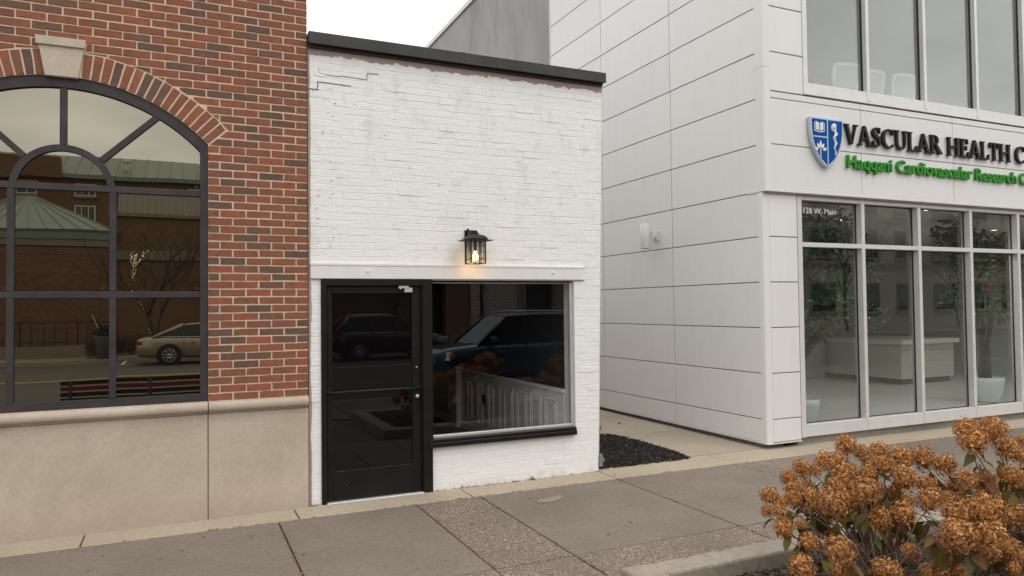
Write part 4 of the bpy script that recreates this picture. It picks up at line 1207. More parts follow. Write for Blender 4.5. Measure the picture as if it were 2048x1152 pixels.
# ---- chairs upstairs
def chair(x, y, rz, label):
    t = thing('office_chair', label, 'chair', (x, y, 4.051), 'white chairs upstairs')
    t.rotation_euler = (0, 0, rz); t.scale = (0.9, 0.9, 1.0)
    prof = [(0.15,0.42),(0.19,0.60),(0.23,0.82),(0.255,1.04),(0.25,1.12),(0.225,1.165),(0.13,1.18),(0,1.185)]
    pts = prof + [(-a, b) for a, b in reversed(prof[:-1])]
    lean = lambda z: 0.20+0.16*(z-0.42)
    mb = MB(); k = len(pts)
    ip = [(a*0.82, 0.48+(b-0.42)*0.86) for a, b in pts]
    for i in range(k-1):
        q = [pts[i], pts[i+1], ip[i+1], ip[i]]
        vs = [(a, lean(b)-0.02, b) for a, b in q]+[(a, lean(b)+0.02, b) for a, b in q]
        mb.add(vs, [(0,1,2,3),(4,7,6,5),(0,4,5,1),(2,6,7,3),(0,3,7,4),(1,5,6,2)])
    mb.build('back_frame', 'chair_white', t, local=True)
    mb = MB(); mb.add([(a, lean(b), b) for a, b in ip]+[(a, lean(b)+0.012, b) for a, b in ip], [tuple(range(k)), tuple(reversed(range(k,2*k)))])
    mb.build('backrest', 'chair_mesh', t, local=True)
    mb = MB(); mb.box(-0.25,0.25,-0.25,0.24,0.43,0.50); mb.build('seat', 'chair_white', t, local=True)
    mb = MB(); mb.tube([(0,0,0.06),(0,0,0.43)], 0.03, 8); mb.build('column', 'steel', t, local=True)
    for i in range(5):
        a = i*2*math.pi/5; mb = MB(); mb.tube([(0,0,0.09),(0.3*math.cos(a),0.3*math.sin(a),0.05)], 0.02, 6); mb.lathe([(0.0005,-0.05),(0.022,-0.045),(0.022,-0.005),(0.0005,0.0)], (0.3*math.cos(a),0.3*math.sin(a),0.05), 8); mb.build('leg', 'chair_white', t, local=True)
    for sx in (-1, 1):
        mb = MB(); mb.tube([(sx*0.25,0.1,0.47),(sx*0.29,0.1,0.66),(sx*0.29,-0.15,0.68)], 0.016, 6); mb.build('armrest', 'chair_white', t, local=True)
    return t
chair(8.64, 0.62, R(170), 'leftmost of the white mesh chairs in the upper clinic window')
chair(9.24, 0.70, R(172), 'white mesh chair half hidden behind the first upper mullion')
chair(9.85, 0.64, R(172), 'rightmost clear white mesh chair behind the second upper pane')
tb = thing('meeting_table', 'white meeting table behind the upper clinic windows', 'table', (11.2, 1.9, 4.05))
sbox('table_top', 'chair_white', tb, 9.6, 13.4, 1.35, 2.6, 4.85, 4.9, c=0.006)
for x in (10.0, 13.0): sbox('leg', 'chair_white', tb, x-0.05, x+0.05, 1.7, 2.3, 4.051, 4.849)

# ---- potted trees inside
def leaf_cloud(mb, c, rad, n, r, size):
    for _ in range(n):
        d = Vector((r.gauss(0,1), r.gauss(0,1), r.gauss(0,1))); d.normalize()
        p = Vector(c)+Vector((d.x*rad[0], d.y*rad[1], d.z*rad[2]))*(r.random()**0.45)
        a = Vector((r.gauss(0,1), r.gauss(0,1), r.gauss(0,0.7)-0.4)).normalized(); b = a.orthogonal().normalized()
        b.rotate(Matrix.Rotation(r.uniform(0,6.28), 3, a)); nn = a.cross(b)
        l = size*r.uniform(0.7,1.3); w = l*0.24
        mb.add([p, p+a*l*0.45+b*w-nn*l*0.04, p+a*l-nn*l*0.12, p+a*l*0.45-b*w-nn*l*0.04, p+a*l*0.5+nn*l*0.03], [(0,1,4),(1,2,4),(2,3,4),(3,0,4)])
def potted(x, y, z, label, hgt, rad, seed, side=0.0):
    r = random.Random(seed)
    t = thing('potted_tree', label, 'potted tree', (x, y, z), 'potted trees inside the clinic')
    mb = MB(); mb.lathe([(0.0005,0.0),(0.16,0.0),(0.20,0.03),(0.265,0.20),(0.295,0.36),(0.30,0.44),(0.275,0.445),(0.265,0.40),(0.0005,0.39)], (x,y,z), 32); mb.build('pot', 'pot_white', t, True)
    mb = MB(); mb.lathe([(0.0005,0.395),(0.262,0.398)], (x,y,z), 20); mb.build('soil', 'soil', t)
    mb = MB()
    tips = []
    for k in range(3):
        a = k*2.1+0.4; b = (x+0.07*math.cos(a), y+0.07*math.sin(a), z+0.38)
        top = (x+side+0.22*math.cos(a), y+0.22*math.sin(a), z+hgt*0.55)
        mb.tube([b, (x+0.05*math.cos(a+1), y+0.05*math.sin(a+1), z+hgt*0.33), top], [0.05,0.042,0.028], 7)
        for j in range(8):
            q = (x+side+r.uniform(-1,1)*rad[0]*0.7, y+r.uniform(-1,1)*rad[1]*0.7, z+hgt*r.uniform(0.5,0.98))
            mb.tube([top, ((top[0]+q[0])/2+r.uniform(-.1,.1), (top[1]+q[1])/2, (top[2]+q[2])/2+0.08), q], [0.014,0.009,0.004], 5)
            tips.append(q)
    mb.build('trunk', 'bark', t, True)
    for mat, nn in (('tree_leaf', 360), ('tree_leaf_pale', 20)):
        mb = MB()
        for q in tips: leaf_cloud(mb, q, (0.34,0.34,0.28), nn//2, r, 0.115)
        stuffpart(mb.build('foliage' if mat == 'tree_leaf' else 'pale_foliage', mat, t))  # second set: a few paler leaves scattered through the darker ones
potted(8.0, 0.80, 0.05, 'leafy tree in a white pot just inside the clinic corner, left of the counter', 2.95, (0.75,0.45,0), 4, 0.62)
potted(13.02, 1.35, 0.05, 'leafy tree in a white pot behind the fourth clinic window', 3.1, (0.75,0.55,0), 9)

# ---- signs
def glyph(ch):
    """list of polygons in a 1-high box; strokes with slab serifs"""
    T, t_ = 0.15, 0.08
    P = []
    def rect(a, b, c, d): P.append([(a,c),(b,c),(b,d),(a,d)])
    def serif(x, z, w, upw):
        h = 0.05; s_ = 1 if upw else -1
        q = [(x-w/2, z),(x+w/2, z),(x+w/2, z+s_*h*0.7),(x+w*0.22, z+s_*h*2.0),(x-w*0.22, z+s_*h*2.0),(x-w/2, z+s_*h*0.7)]
        if area(q) < 0: q.reverse()
        P.append(q)
    def stem(x, w=T): rect(x-w/2, x+w/2, 0, 1); serif(x, 0, w*2.1, True); serif(x, 1, w*2.1, False)
    def diag(x0, x1, w):
        q = [(x0-w/2,1),(x1-w/2,0),(x1+w/2,0),(x0+w/2,1)]
        if area(q) < 0: q.reverse()
        P.append(q)
    def band(pts, ws):
        for i in range(len(pts)-1):
            a, b = pts[i], pts[i+1]
            def nr(k):
                u = pts[max(0,k-1)]; v = pts[min(len(pts)-1,k+1)]; l = math.hypot(v[0]-u[0], v[1]-u[1]); return (-(v[1]-u[1])/l, (v[0]-u[0])/l)
            n0, n1 = nr(i), nr(i+1); w0, w1 = ws[i]/2, ws[i+1]/2
            q = [(a[0]-n0[0]*w0,a[1]-n0[1]*w0),(b[0]-n1[0]*w1,b[1]-n1[1]*w1),(b[0]+n1[0]*w1,b[1]+n1[1]*w1),(a[0]+n0[0]*w0,a[1]+n0[1]*w0)]
            if area(q) < 0: q.reverse()
            P.append(q)
    if ch == 'V': diag(0.17, 0.46, 0.165); diag(0.78, 0.49, 0.10); serif(0.16,1,0.36,False); serif(0.79,1,0.30,False); return P, 0.93
    if ch == 'A': diag(0.43, 0.12, 0.09); diag(0.43, 0.76, 0.165); rect(0.22,0.63,0.30,0.375); serif(0.12,0,0.28,True); serif(0.77,0,0.38,True); return P, 0.92
    if ch in 'SC':
        if ch == 'S':
            pts = [(0.53,0.78),(0.50,0.90),(0.40,0.965),(0.28,0.965),(0.17,0.90),(0.125,0.78),(0.16,0.66),(0.28,0.565),(0.42,0.48),(0.52,0.38),(0.54,0.24),(0.48,0.11),(0.36,0.04),(0.23,0.035),(0.12,0.10),(0.085,0.23)]
            ws = [0.10,0.085,0.08,0.09,0.11,0.14,0.165,0.185,0.185,0.165,0.14,0.11,0.09,0.08,0.085,0.10]
            band(pts, ws); rect(0.49,0.555,0.70,1.0); rect(0.055,0.12,0.0,0.30); return P, 0.66
        pts = [(0.80,0.80),(0.72,0.91),(0.58,0.965),(0.44,0.95),(0.30,0.87),(0.20,0.74),(0.155,0.56),(0.155,0.44),(0.20,0.26),(0.30,0.13),(0.44,0.05),(0.58,0.035),(0.72,0.09),(0.82,0.21)]
        ws = [0.10,0.085,0.085,0.10,0.14,0.17,0.185,0.185,0.17,0.14,0.10,0.085,0.085,0.07]
        band(pts, ws); rect(0.77,0.835,0.70,1.0); return P, 0.93
    if ch == 'U':
        pts = [(0.20,1.0),(0.20,0.36),(0.225,0.22),(0.30,0.11),(0.42,0.055),(0.54,0.06),(0.66,0.12),(0.73,0.24),(0.75,0.38),(0.75,1.0)]
        ws = [T,T,T,0.15,0.12,0.10,0.09,0.085,0.085,0.085]
        band(pts, ws); serif(0.20,1,0.36,False); serif(0.75,1,0.28,False); return P, 0.96
    if ch == 'L': stem(0.18); rect(0.18,0.62,0,0.075); P.append([(0.55,0.05),(0.66,0.0),(0.68,0.30),(0.62,0.30)]); return P, 0.73
    if ch == 'R':
        stem(0.18)
        band([(0.20,0.96),(0.40,0.955),(0.52,0.90),(0.58,0.77),(0.55,0.62),(0.45,0.53),(0.22,0.505)], [0.075,0.08,0.12,0.16,0.14,0.09,0.075])
        q = [(0.34,0.52),(0.66,0.0),(0.90,0.0),(0.90,0.05),(0.52,0.52)]
        P.append(q); return P, 0.92
    if ch == 'H': stem(0.18); stem(0.80); rect(0.2,0.78,0.455,0.535); return P, 1.02
    if ch == 'E':
        stem(0.18); rect(0.18,0.62,0.925,1.0); rect(0.18,0.62,0,0.075); rect(0.18,0.50,0.47,0.54)
        P.append([(0.56,0.72),(0.62,0.72),(0.63,1.0),(0.52,0.96)]); P.append([(0.54,0.04),(0.66,0.0),(0.69,0.30),(0.63,0.30)]); rect(0.46,0.52,0.38,0.63); return P, 0.76
    if ch == 'T':
        rect(0.42-T/2,0.42+T/2,0,1); serif(0.42,0,T*2.1,True); rect(0.06,0.78,0.925,1.0)
        P.append([(0.05,0.70),(0.11,0.70),(0.17,0.95),(0.045,0.99)]); P.append([(0.73,0.70),(0.79,0.70),(0.795,0.99),(0.67,0.95)]); return P, 0.84
    return P, 0.40
sg = thing('serif_sign_lettering', 'black serif sign letters on the white clinic fascia', 'sign', (9.85, FY-0.05, 3.96))
CAP = 0.268
def serif_line(text, x, z, xend):
    tot = sum(glyph(c)[1] for c in text); sx = (xend-x)/(tot*CAP)
    for ch in text:
        P, w = glyph(ch)
        if P:
            mb = MB()
            for i, q in enumerate(P):
                mb.prism([(x+a*CAP*sx, z+b*CAP) for a, b in q], FY-0.046-0.0005*i, FY-0.012, 0.0)
            mb.build('letter', 'sign_black', sg)
        x += w*CAP*sx
serif_line('VASCULAR HEALTH', 8.075, 3.965, 11.64)
serif_line('C', 11.735, 3.962, 11.99)
def text_mesh(body, size, extrude=0.0, offset=0.0):
    cu = bpy.data.curves.new('txt', 'FONT'); cu.body = body; cu.size = size; cu.extrude = extrude; cu.offset = offset
    cu.resolution_u = 4
    o = bpy.data.objects.new('txt', cu); COL.objects.link(o)
    bpy.context.view_layer.update()
    dg = bpy.context.evaluated_depsgraph_get()
    me = bpy.data.meshes.new_from_object(o.evaluated_get(dg))
    bpy.data.objects.remove(o); bpy.data.curves.remove(cu)
    return me
def text_width(body):
    me = text_mesh(body, 1.0); w = max((v.co.x for v in me.vertices), default=0); bpy.data.meshes.remove(me); return w
def sans_line(parent, name, text, x, xend, z, cap, y0, depth, mat, bold):
    l0 = text_width('l'); tot = text_width(text); sx = (xend-x)/tot; sz = cap/0.729
    for i, ch in enumerate(text):
        if ch == ' ': continue
        adv = text_width(text[:i]+'l')-l0
        me = text_mesh(ch, 1.0, 0.5, bold)
        off = ROOT[root_of(parent).name]
        for v in me.vertices:
            a, b, c = v.co
            v.co = ((x+(adv+a)*sx)-off.x, (y0+depth/2-c*depth)-off.y, (z+b*sz)-off.z)
        me.materials.clear(); me.materials.append(MATS[mat]); me.name = name
        o = bpy.data.objects.new(name, me); COL.objects.link(o); o.parent = parent
sg2 = thing('green_sign_lettering', 'green sans sign letters below the black lettering on the fascia', 'sign', (10, FY-0.05, 3.64))
sans_line(sg2, 'letter', 'Haqqani Cardiovascular Research', 8.11, 11.745, 3.645, 0.178, FY-0.046, 0.034, 'sign_green', 0.018)
sans_line(sg2, 'letter', 'Ce', 11.83, 12.08, 3.645, 0.178, FY-0.046, 0.034, 'sign_green', 0.018)
sg3 = thing('window_number_lettering', 'small white address decal on the first ground floor clinic pane', 'lettering', (7.72, LY+0.09, 3.02))
sans_line(sg3, 'letter', '128 W. Main', 7.478, 8.09, 3.03, 0.078, LY+0.0912, 0.0012, 'decal_white', 0.014)
# shield emblem
sh = thing('shield_emblem', 'blue shield emblem with book, plant and serpent staff on the clinic fascia', 'sign', (7.733, FY-0.05, 3.61))
SXc, SZt = 7.733, 4.262
def shield(k, inset=0.0):
    half = [(0.291,0.0),(0.290,-0.12),(0.280,-0.24),(0.252,-0.35),(0.205,-0.45),(0.14,-0.54),(0.07,-0.61),(0.0,-0.655)]
    h = [(max(0, a-inset) if b > -0.6 else max(0,a-inset*0.6), min(b, -inset) if b == 0 else b+ (inset*1.3 if b < -0.6 else inset*0.25 if b < -0.3 else 0)) for a, b in half]
    pts = [(SXc-a, SZt+b) for a, b in h]+[(SXc+a, SZt+b) for a, b in reversed(h[:-1])]
    if area(pts) < 0: pts.reverse()
    return pts
mb = MB(); mb.prism(shield(0), FY-0.065, FY-0.012, 0.003); mb.build('shield_border', 'sign_silver', sh)
mb = MB(); mb.prism(shield(0, 0.022), FY-0.069, FY-0.0655); fld = mb.build('shield_field', 'sign_blue', sh)
mb = MB(); mb.box(SXc-0.008, SXc+0.008, FY-0.0715, FY-0.0695, SZt-0.62, SZt-0.022); mb.box(SXc-0.268, SXc-0.008, FY-0.0715, FY-0.0695, SZt-0.262, SZt-0.246); mb.build('shield_line', 'sign_silver', sh)
ya, ybk = FY-0.0725, FY-0.0695
cxb, czb = SXc-0.142, SZt-0.165
mb = MB()
for s_ in (-1, 1):
    q = [(cxb+s_*0.008,czb-0.012),(cxb+s_*0.068,czb+0.004),(cxb+s_*0.068,czb+0.112),(cxb+s_*0.008,czb+0.092)]
    if area(q) < 0: q.reverse()
    mb.prism(q, ya, ybk)
    q = [(cxb+s_*0.004,czb-0.036),(cxb+s_*0.09,czb-0.018),(cxb+s_*0.09,czb-0.006),(cxb+s_*0.004,czb-0.024)]
    if area(q) < 0: q.reverse()
    mb.prism(q, ya, ybk)
    mb.box(min(cxb+s_*0.082,cxb+s_*0.09), max(cxb+s_*0.082,cxb+s_*0.09), ya+0.0002, ybk, czb-0.006, czb+0.095)
mb.build('book_symbol', 'decal_white', sh)
mb = MB(); cxp, czp = SXc-0.128, SZt-0.46
for ang, rr, l in ((90,0.055,0.105),(60,0.058,0.08),(120,0.058,0.08),(22,0.05,0.078),(158,0.05,0.078)):
    a = R(ang); d = (math.cos(a), math.sin(a)); nn = (-d[1], d[0]); w = 0.021
    o_ = (cxp+d[0]*0.04, czp+0.02+d[1]*rr*0.6)
    q = [(o_[0],o_[1]), (o_[0]+d[0]*l*0.35-nn[0]*w,o_[1]+d[1]*l*0.35-nn[1]*w), (o_[0]+d[0]*l*0.7-nn[0]*w*0.8,o_[1]+d[1]*l*0.7-nn[1]*w*0.8), (o_[0]+d[0]*l,o_[1]+d[1]*l), (o_[0]+d[0]*l*0.7+nn[0]*w*0.8,o_[1]+d[1]*l*0.7+nn[1]*w*0.8), (o_[0]+d[0]*l*0.35+nn[0]*w,o_[1]+d[1]*l*0.35+nn[1]*w)]
    if area(q) < 0: q.reverse()
    mb.prism(q, ya, ybk)
mb.box(cxp-0.006, cxp+0.006, ya+0.0003, ybk, czp-0.075, czp+0.05); mb.build('plant_symbol', 'decal_white', sh)
mb = MB(); cxs = SXc+0.128
mb.tube([(cxs+0.012, FY-0.0725, SZt-0.07), (cxs+0.002, FY-0.0725, SZt-0.30), (cxs, FY-0.0725, SZt-0.49)], [0.012,0.010,0.007], 8)
mb.tube([(cxs-0.05+0.0*i if False else cxs+0.046*math.cos(i*0.78+1.6)*(1-i/36), FY-0.076-0.006*math.sin(i*0.78+1.6), SZt-0.10-0.0155*i) for i in range(26)], [0.0125*(1-i/40) for i in range(26)], 8)
mb.tube([(cxs-0.01,FY-0.076,SZt-0.07),(cxs-0.05,FY-0.076,SZt-0.10),(cxs-0.05,FY-0.076,SZt-0.15),(cxs-0.01,FY-0.076,SZt-0.17)], 0.015, 8)
mb.build('serpent_staff_symbol', 'decal_white', sh, True)

# ================================================================== wall lantern (lit)
lx, ly, h = 2.707, -0.172, 0.083
lan = thing('wall_lantern', 'lit black cage lantern on the white wall above the shop window', 'wall lantern', (lx, -0.01, 2.45))
mb = MB(); mb.cbox(2.655, 2.755, -0.016, -0.004, 2.515, 2.625, 0.003); mb.build('back_plate', 'lantern_black', lan)
mb = MB(); mb.cbox(2.672, 2.742, -0.15, -0.016, 2.545, 2.612, 0.006); mb.box(2.690, 2.724, -0.20, -0.14, 2.535, 2.58); mb.build('arm', 'lantern_black', lan)
mb = MB(); mb.lathe([(0.0005,-0.012),(0.008,-0.01),(0.012,0.0),(0.012,0.016)], (2.672,-0.06,2.62), 10); mb.lathe([(0.0005,-0.014),(0.01,-0.012),(0.01,0.0)], (2.742,-0.152,2.58), 10, 'y'); mb.build('knob', 'lantern_black', lan, True)
mb = MB()
mb.box(lx-0.150, lx+0.150, ly-0.098, ly+0.098, 2.5005, 2.509)
rings = [(0.096,2.5095),(0.098,2.520),(0.092,2.534),(0.078,2.548),(0.054,2.560),(0.024,2.567),(0.001,2.568)]
k0 = len(mb.v)
for (r_, z_) in rings:
    mb.v += [(lx-r_,ly-r_,z_),(lx+r_,ly-r_,z_),(lx+r_,ly+min(r_,0.15),z_),(lx-r_,ly+min(r_,0.15),z_)]
for i in range(len(rings)-1):
    for j in range(4): mb.f.append((k0+i*4+j, k0+i*4+(j+1)%4, k0+i*4+4+(j+1)%4, k0+i*4+4+j))
mb.build('roof', 'lantern_black', lan)
zt, zb = 2.4995, 2.268
for sx in (-1, 1):
    for sy in (-1, 1):
        x, y = lx+sx*(h-0.006), ly+sy*(h-0.006); sbox('corner_bar', 'lantern_black', lan, x-0.0065, x+0.0065, y-0.0065, y+0.0065, zb, zt)
mb = MB()
for sy in (-1, 1):
    y = ly+sy*(h-0.004)
    for z_ in (zb+0.004, 2.318, 2.450, 2.474, zt-0.006): mb.box(lx-h+0.012, lx+h-0.012, y-0.003, y+0.003, z_-(0.004 if z_ in (zb+0.004,) else 0.0025), z_+0.0025)
    for dx in (-0.030, 0.028): mb.box(lx+dx-0.0022, lx+dx+0.0022, y-0.0035, y+0.0035, zb+0.007, zt-0.009)
for sx in (-1, 1):
    x = lx+sx*(h-0.004)
    for z_ in (zb+0.004, 2.318, 2.450, 2.474, zt-0.006): mb.box(x-0.003, x+0.003, ly-h+0.012, ly+h-0.012, z_-0.0025, z_+0.0025)
    for dy in (-0.028, 0.030): mb.box(x-0.0035, x+0.0035, ly+dy-0.0022, ly+dy+0.0022, zb+0.007, zt-0.009)
mb.build('cage', 'lantern_black', lan)
gq = h-0.012
for (a, b, c, d) in ((lx-gq,lx+gq,ly-gq-0.001,ly-gq+0.001),(lx-gq,lx+gq,ly+gq-0.001,ly+gq+0.001),(lx-gq-0.001,lx-gq+0.001,ly-gq+0.002,ly+gq-0.002),(lx+gq-0.001,lx+gq+0.001,ly-gq+0.002,ly+gq-0.002)):
    sbox('pane', 'seeded_glass', lan, a, b, c, d, zb+0.008, zt-0.012)
mb = MB(); mb.tube([(lx,ly,zt-0.001),(lx,ly,2.40)], 0.014, 10); mb.build('lamp_holder', 'lantern_black', lan)
mb = MB(); mb.lathe([(0.012,2.40),(0.014,2.385),(0.026,2.355),(0.031,2.335),(0.027,2.312),(0.014,2.300),(0.0005,2.297)], (lx,ly,0), 16); mb.build('bulb', 'bulb_glow', lan, True)
pl = bpy.data.lights.new('lantern_light', 'POINT'); pl.energy = 1.0; pl.color = (1.0, 0.60, 0.25); pl.shadow_soft_size = 0.03
po = bpy.data.objects.new('lantern_light', pl); COL.objects.link(po); po.parent = lan; po.location = (0, ly+0.01, 2.28-2.45)

# ================================================================== hydrangeas
HEADS = [(3.981, -3.522, 0.897, 0.064), (4.041, -3.593, 0.856, 0.049), (3.785, -3.532, 0.809, 0.058), (3.867, -3.557, 0.82, 0.051), (4.155, -3.636, 0.863, 0.058), (3.619, -3.5, 0.774, 0.06), (3.683, -3.538, 0.766, 0.041), (3.499, -3.502, 0.728, 0.055), (3.481, -3.554, 0.678, 0.056), (3.836, -3.616, 0.756, 0.066), (3.908, -3.631, 0.77, 0.032), (4.056, -3.655, 0.806, 0.056), (4.106, -3.704, 0.783, 0.065), (3.971, -3.691, 0.743, 0.059), (3.757, -3.667, 0.685, 0.068), (3.313, -3.526, 0.642, 0.052), (3.354, -3.579, 0.614, 0.04), (3.242, -3.58, 0.576, 0.037), (3.309, -3.611, 0.575, 0.042), (3.43, -3.596, 0.627, 0.049), (3.536, -3.627, 0.639, 0.055), (3.452, -3.878, 0.665, 0.08), (3.689, -3.908, 0.72, 0.081), (3.749, -3.741, 0.623, 0.062), (3.82, -3.895, 0.53, 0.062), (3.259, -3.688, 0.503, 0.056), (3.372, -3.718, 0.517, 0.036), (3.34, -3.812, 0.442, 0.055), (3.212, -4.145, 0.502, 0.077), (3.055, -4.025, 0.409, 0.072), (3.361, -4.009, 0.323, 0.052), (3.588, -4.094, 0.331, 0.061), (4.247, -3.716, 0.826, 0.07), (4.379, -3.785, 0.817, 0.075), (4.468, -3.869, 0.778, 0.069), (4.128, -3.839, 0.726, 0.077), (4.261, -3.887, 0.686, 0.059), (4.162, -3.976, 0.628, 0.075), (4.298, -3.991, 0.616, 0.053), (3.92, -4.313, 0.657, 0.084), (3.937, -3.961, 0.566, 0.073), (3.809, -4.393, 0.576, 0.081), (4.074, -4.366, 0.666, 0.084), (3.968, -4.465, 0.574, 0.081), (4.247, -4.281, 0.393, 0.058), (3.82, -4.091, 0.396, 0.046), (4.345, -4.325, 0.392, 0.066), (4.633, -3.907, 1.0, 0.075), (4.466, -4.052, 0.964, 0.08), (4.633, -4.068, 1.015, 0.081), (4.753, -4.074, 0.898, 0.073), (4.79, -4.134, 0.86, 0.054), (4.895, -4.087, 0.942, 0.037), (4.355, -4.075, 0.751, 0.061), (4.605, -4.018, 0.703, 0.064), (4.619, -4.178, 0.761, 0.062), (4.786, -4.135, 0.672, 0.045), (4.54, -4.252, 0.546, 0.073), (4.605, -4.148, 0.598, 0.044), (3.809, -4.204, 0.323, 0.044), (3.633, -4.123, 0.325, 0.057), (3.951, -4.207, 0.358, 0.057), (3.882, -4.237, 0.322, 0.065), (4.267, -4.394, 0.328, 0.036), (3.963, -4.282, 0.316, 0.048), (4.073, -3.897, 0.612, 0.04), (4.37, -4.38, 0.364, 0.058)]
def head_mesh(seed):
    r = random.Random(seed); mb = MB()
    n = 520
    for i in range(n):
        u = (i+0.5)/n; ph = math.acos(1-2*u); th = i*2.399963
        d = Vector((math.sin(ph)*math.cos(th), math.sin(ph)*math.sin(th), math.cos(ph)))
        if d.z < -0.55 and r.random() < 0.6: continue
        lump = 1+0.30*noise.noise(d*2.1+Vector((seed*3.1,0,0)))
        rad = (0.66+0.36*r.random())*lump
        p = Vector((d.x*rad, d.y*rad, d.z*rad*1.08))
        a = (d+Vector((r.gauss(0,.35), r.gauss(0,.35), r.gauss(0,.35)))).normalized()
        b = a.orthogonal().normalized(); b.rotate(Matrix.Rotation(r.uniform(0,6.28), 3, a)); c = a.cross(b)
        s = r.uniform(0.075, 0.135); cup = r.uniform(0.1, 0.9)
        vs = [p]; fs = []
        for k in range(4):
            t = k*math.pi/2+r.uniform(-.15,.15); e = b*math.cos(t)+c*math.sin(t); f = b*math.cos(t+1.57)+c*math.sin(t+1.57)
            vs += [p+e*s*.55+f*s*.42+a*s*.35*cup, p+e*s*1.05+a*s*.75*cup, p+e*s*.55-f*s*.42+a*s*.35*cup]
            fs.append((0, 3*k+3, 3*k+2, 3*k+1))
        mb.add(vs, fs)
    me = bpy.data.meshes.new('flower_head'); me.from_pydata(mb.v, [], mb.f); me.materials.append(MATS['dry_petal']); me.update()
    return me
HM = [head_mesh(i) for i in range(6)]
def core_mesh():
    mb = MB(); mb.lathe([(0.001,-0.6),(0.38,-0.45),(0.56,-0.1),(0.56,0.25),(0.38,0.52),(0.001,0.62)], (0,0,0), 10)
    me = bpy.data.meshes.new('seed_core'); me.from_pydata(mb.v, [], mb.f); me.materials.append(MATS['coat_tan'] if False else MATS['dead_leaf']); me.update(); return me
CORE = core_mesh()
def leaf_mesh(seed):
    r = random.Random(seed); mb = MB(); prof = [(0,0.004),(0.18,0.16),(0.40,0.24),(0.62,0.20),(0.82,0.10),(1.0,0.004)]
    curl = r.uniform(0.15,0.5); tw = r.uniform(-0.5,0.5)
    rows = []
    for t, w in prof:
        zc = -curl*t*t; k = len(mb.v)
        for s in (-1, 0, 1):
            mb.v.append((t, s*w*math.cos(tw*t), zc+(0.10*abs(s)*w*3)+s*w*math.sin(tw*t)))
        rows.append(k)
    for a, b in zip(rows, rows[1:]): mb.f += [(a,a+1,b+1,b),(a+1,a+2,b+2,b+1)]
    me = bpy.data.meshes.new('leaf'); me.from_pydata(mb.v, [], mb.f); me.materials.append(MATS['hydrangea_leaf']); me.update()
    for p in me.polygons: p.use_smooth = True
    return me
LM = [leaf_mesh(i) for i in range(5)]
def place(me, name, parent, loc, rot, sc):
    o = bpy.data.objects.new(name, me); COL.objects.link(o); o.parent = parent
    o.location = Vector(loc)-ROOT[parent.name]; o.rotation_euler = rot; o.scale = sc if isinstance(sc, tuple) else (sc,)*3
    return o
BASES = [((3.72,-3.98), 'larger dried hydrangea with rust brown flower heads, nearest the bed corner'), ((4.72,-4.18), 'taller dried hydrangea with rust brown heads at the right edge'), ((6.15,-4.05), 'dried hydrangea farthest along the raised bed, away from the bed corner')]
SHR = [thing('hydrangea', lb, 'shrub', (b[0], b[1], 0.02), 'hydrangeas in the raised bed') for b, lb in BASES]
rng = random.Random(77)
extra = []
for i in range(34):
    a = rng.uniform(0, 6.28); q = rng.random()**0.5
    extra.append((6.15+0.62*q*math.cos(a), -4.05+0.55*q*math.sin(a), 0.35+0.6*(1-q*q*0.7)+rng.uniform(-.08,.08), rng.uniform(0.05,0.08)))
# back sides of the two shrubs in view (away from the camera)
for bx_, by_ in ((3.85,-3.75), (4.9,-4.0)):
    for i in range(14):
        extra.append((bx_+rng.uniform(-0.35,0.5), by_+rng.uniform(0.12,0.38), rng.uniform(0.35,0.66), rng.uniform(0.045,0.07)))
stems = [MB(), MB(), MB()]
for i, (x, y, z, rr) in enumerate(HEADS+extra):
    k = min(range(3), key=lambda j: math.hypot(x-BASES[j][0][0], y-BASES[j][0][1]))
    b = BASES[k][0]
    if x > 7.4 or y < -4.85 and False: continue
    o = place(HM[i % 6], 'flower_head', SHR[k], (x,y,z), (rng.uniform(-.7,.7), rng.uniform(-.7,.7), rng.uniform(0,6.28)), (rr*1.10*rng.uniform(.9,1.15), rr*1.10, rr*1.06*rng.uniform(.85,1.15)))
    c = bpy.data.objects.new('seed_core', CORE); COL.objects.link(c); c.parent = o
    p0 = Vector((b[0]+rng.uniform(-.14,.14), b[1]+rng.uniform(-.12,.12), 0.0)); p3 = Vector((x,y,z-rr*0.6))
    p1 = p0.lerp(p3, 0.4)+Vector((rng.uniform(-.05,.05), rng.uniform(-.05,.05), 0.10)); p2 = p0.lerp(p3, 0.75)+Vector((rng.uniform(-.03,.03), rng.uniform(-.03,.03), 0.07))
    stems[k].tube([p0,p1,p2,p3], [0.007,0.005,0.004,0.003], 5)
    for q in range(5 if z > 0.3 else 2):
        t = rng.uniform(0.55, 0.98); pt = p1.lerp(p3, t) if t < .8 else p2.lerp(p3, (t-.8)*5*0.9)
        d = Vector((rng.gauss(0,1), rng.gauss(0,1), rng.uniform(-1.6,-0.2))).normalized()
        rot = d.to_track_quat('X', 'Z').to_euler()
        place(LM[rng.randrange(5)], 'leaf', SHR[k], pt, (rot.x+rng.uniform(-.6,.6), rot.y, rot.z), rng.uniform(0.08, 0.145))
for k in range(3):
    b = BASES[k][0]
    for i in range(130):
        a = rng.uniform(0,6.28); q = 0.6*rng.random()**0.6
        p = Vector((b[0]+0.3*rng.uniform(-1,1), b[1]+0.25*rng.uniform(-1,1), rng.uniform(0.02,0.12)))
        e = Vector((b[0]+q*math.cos(a), b[1]+q*math.sin(a), rng.uniform(0.12,0.5)))
        mid = p.lerp(e,.5)+Vector((rng.uniform(-.06,.06),rng.uniform(-.06,.06),rng.uniform(0,.08)))
        stems[k].tube([p,mid,e], [0.0035,0.0028,0.0015], 4, False)
    stuffpart(stems[k].build('stems', 'twig', SHR[k], True))

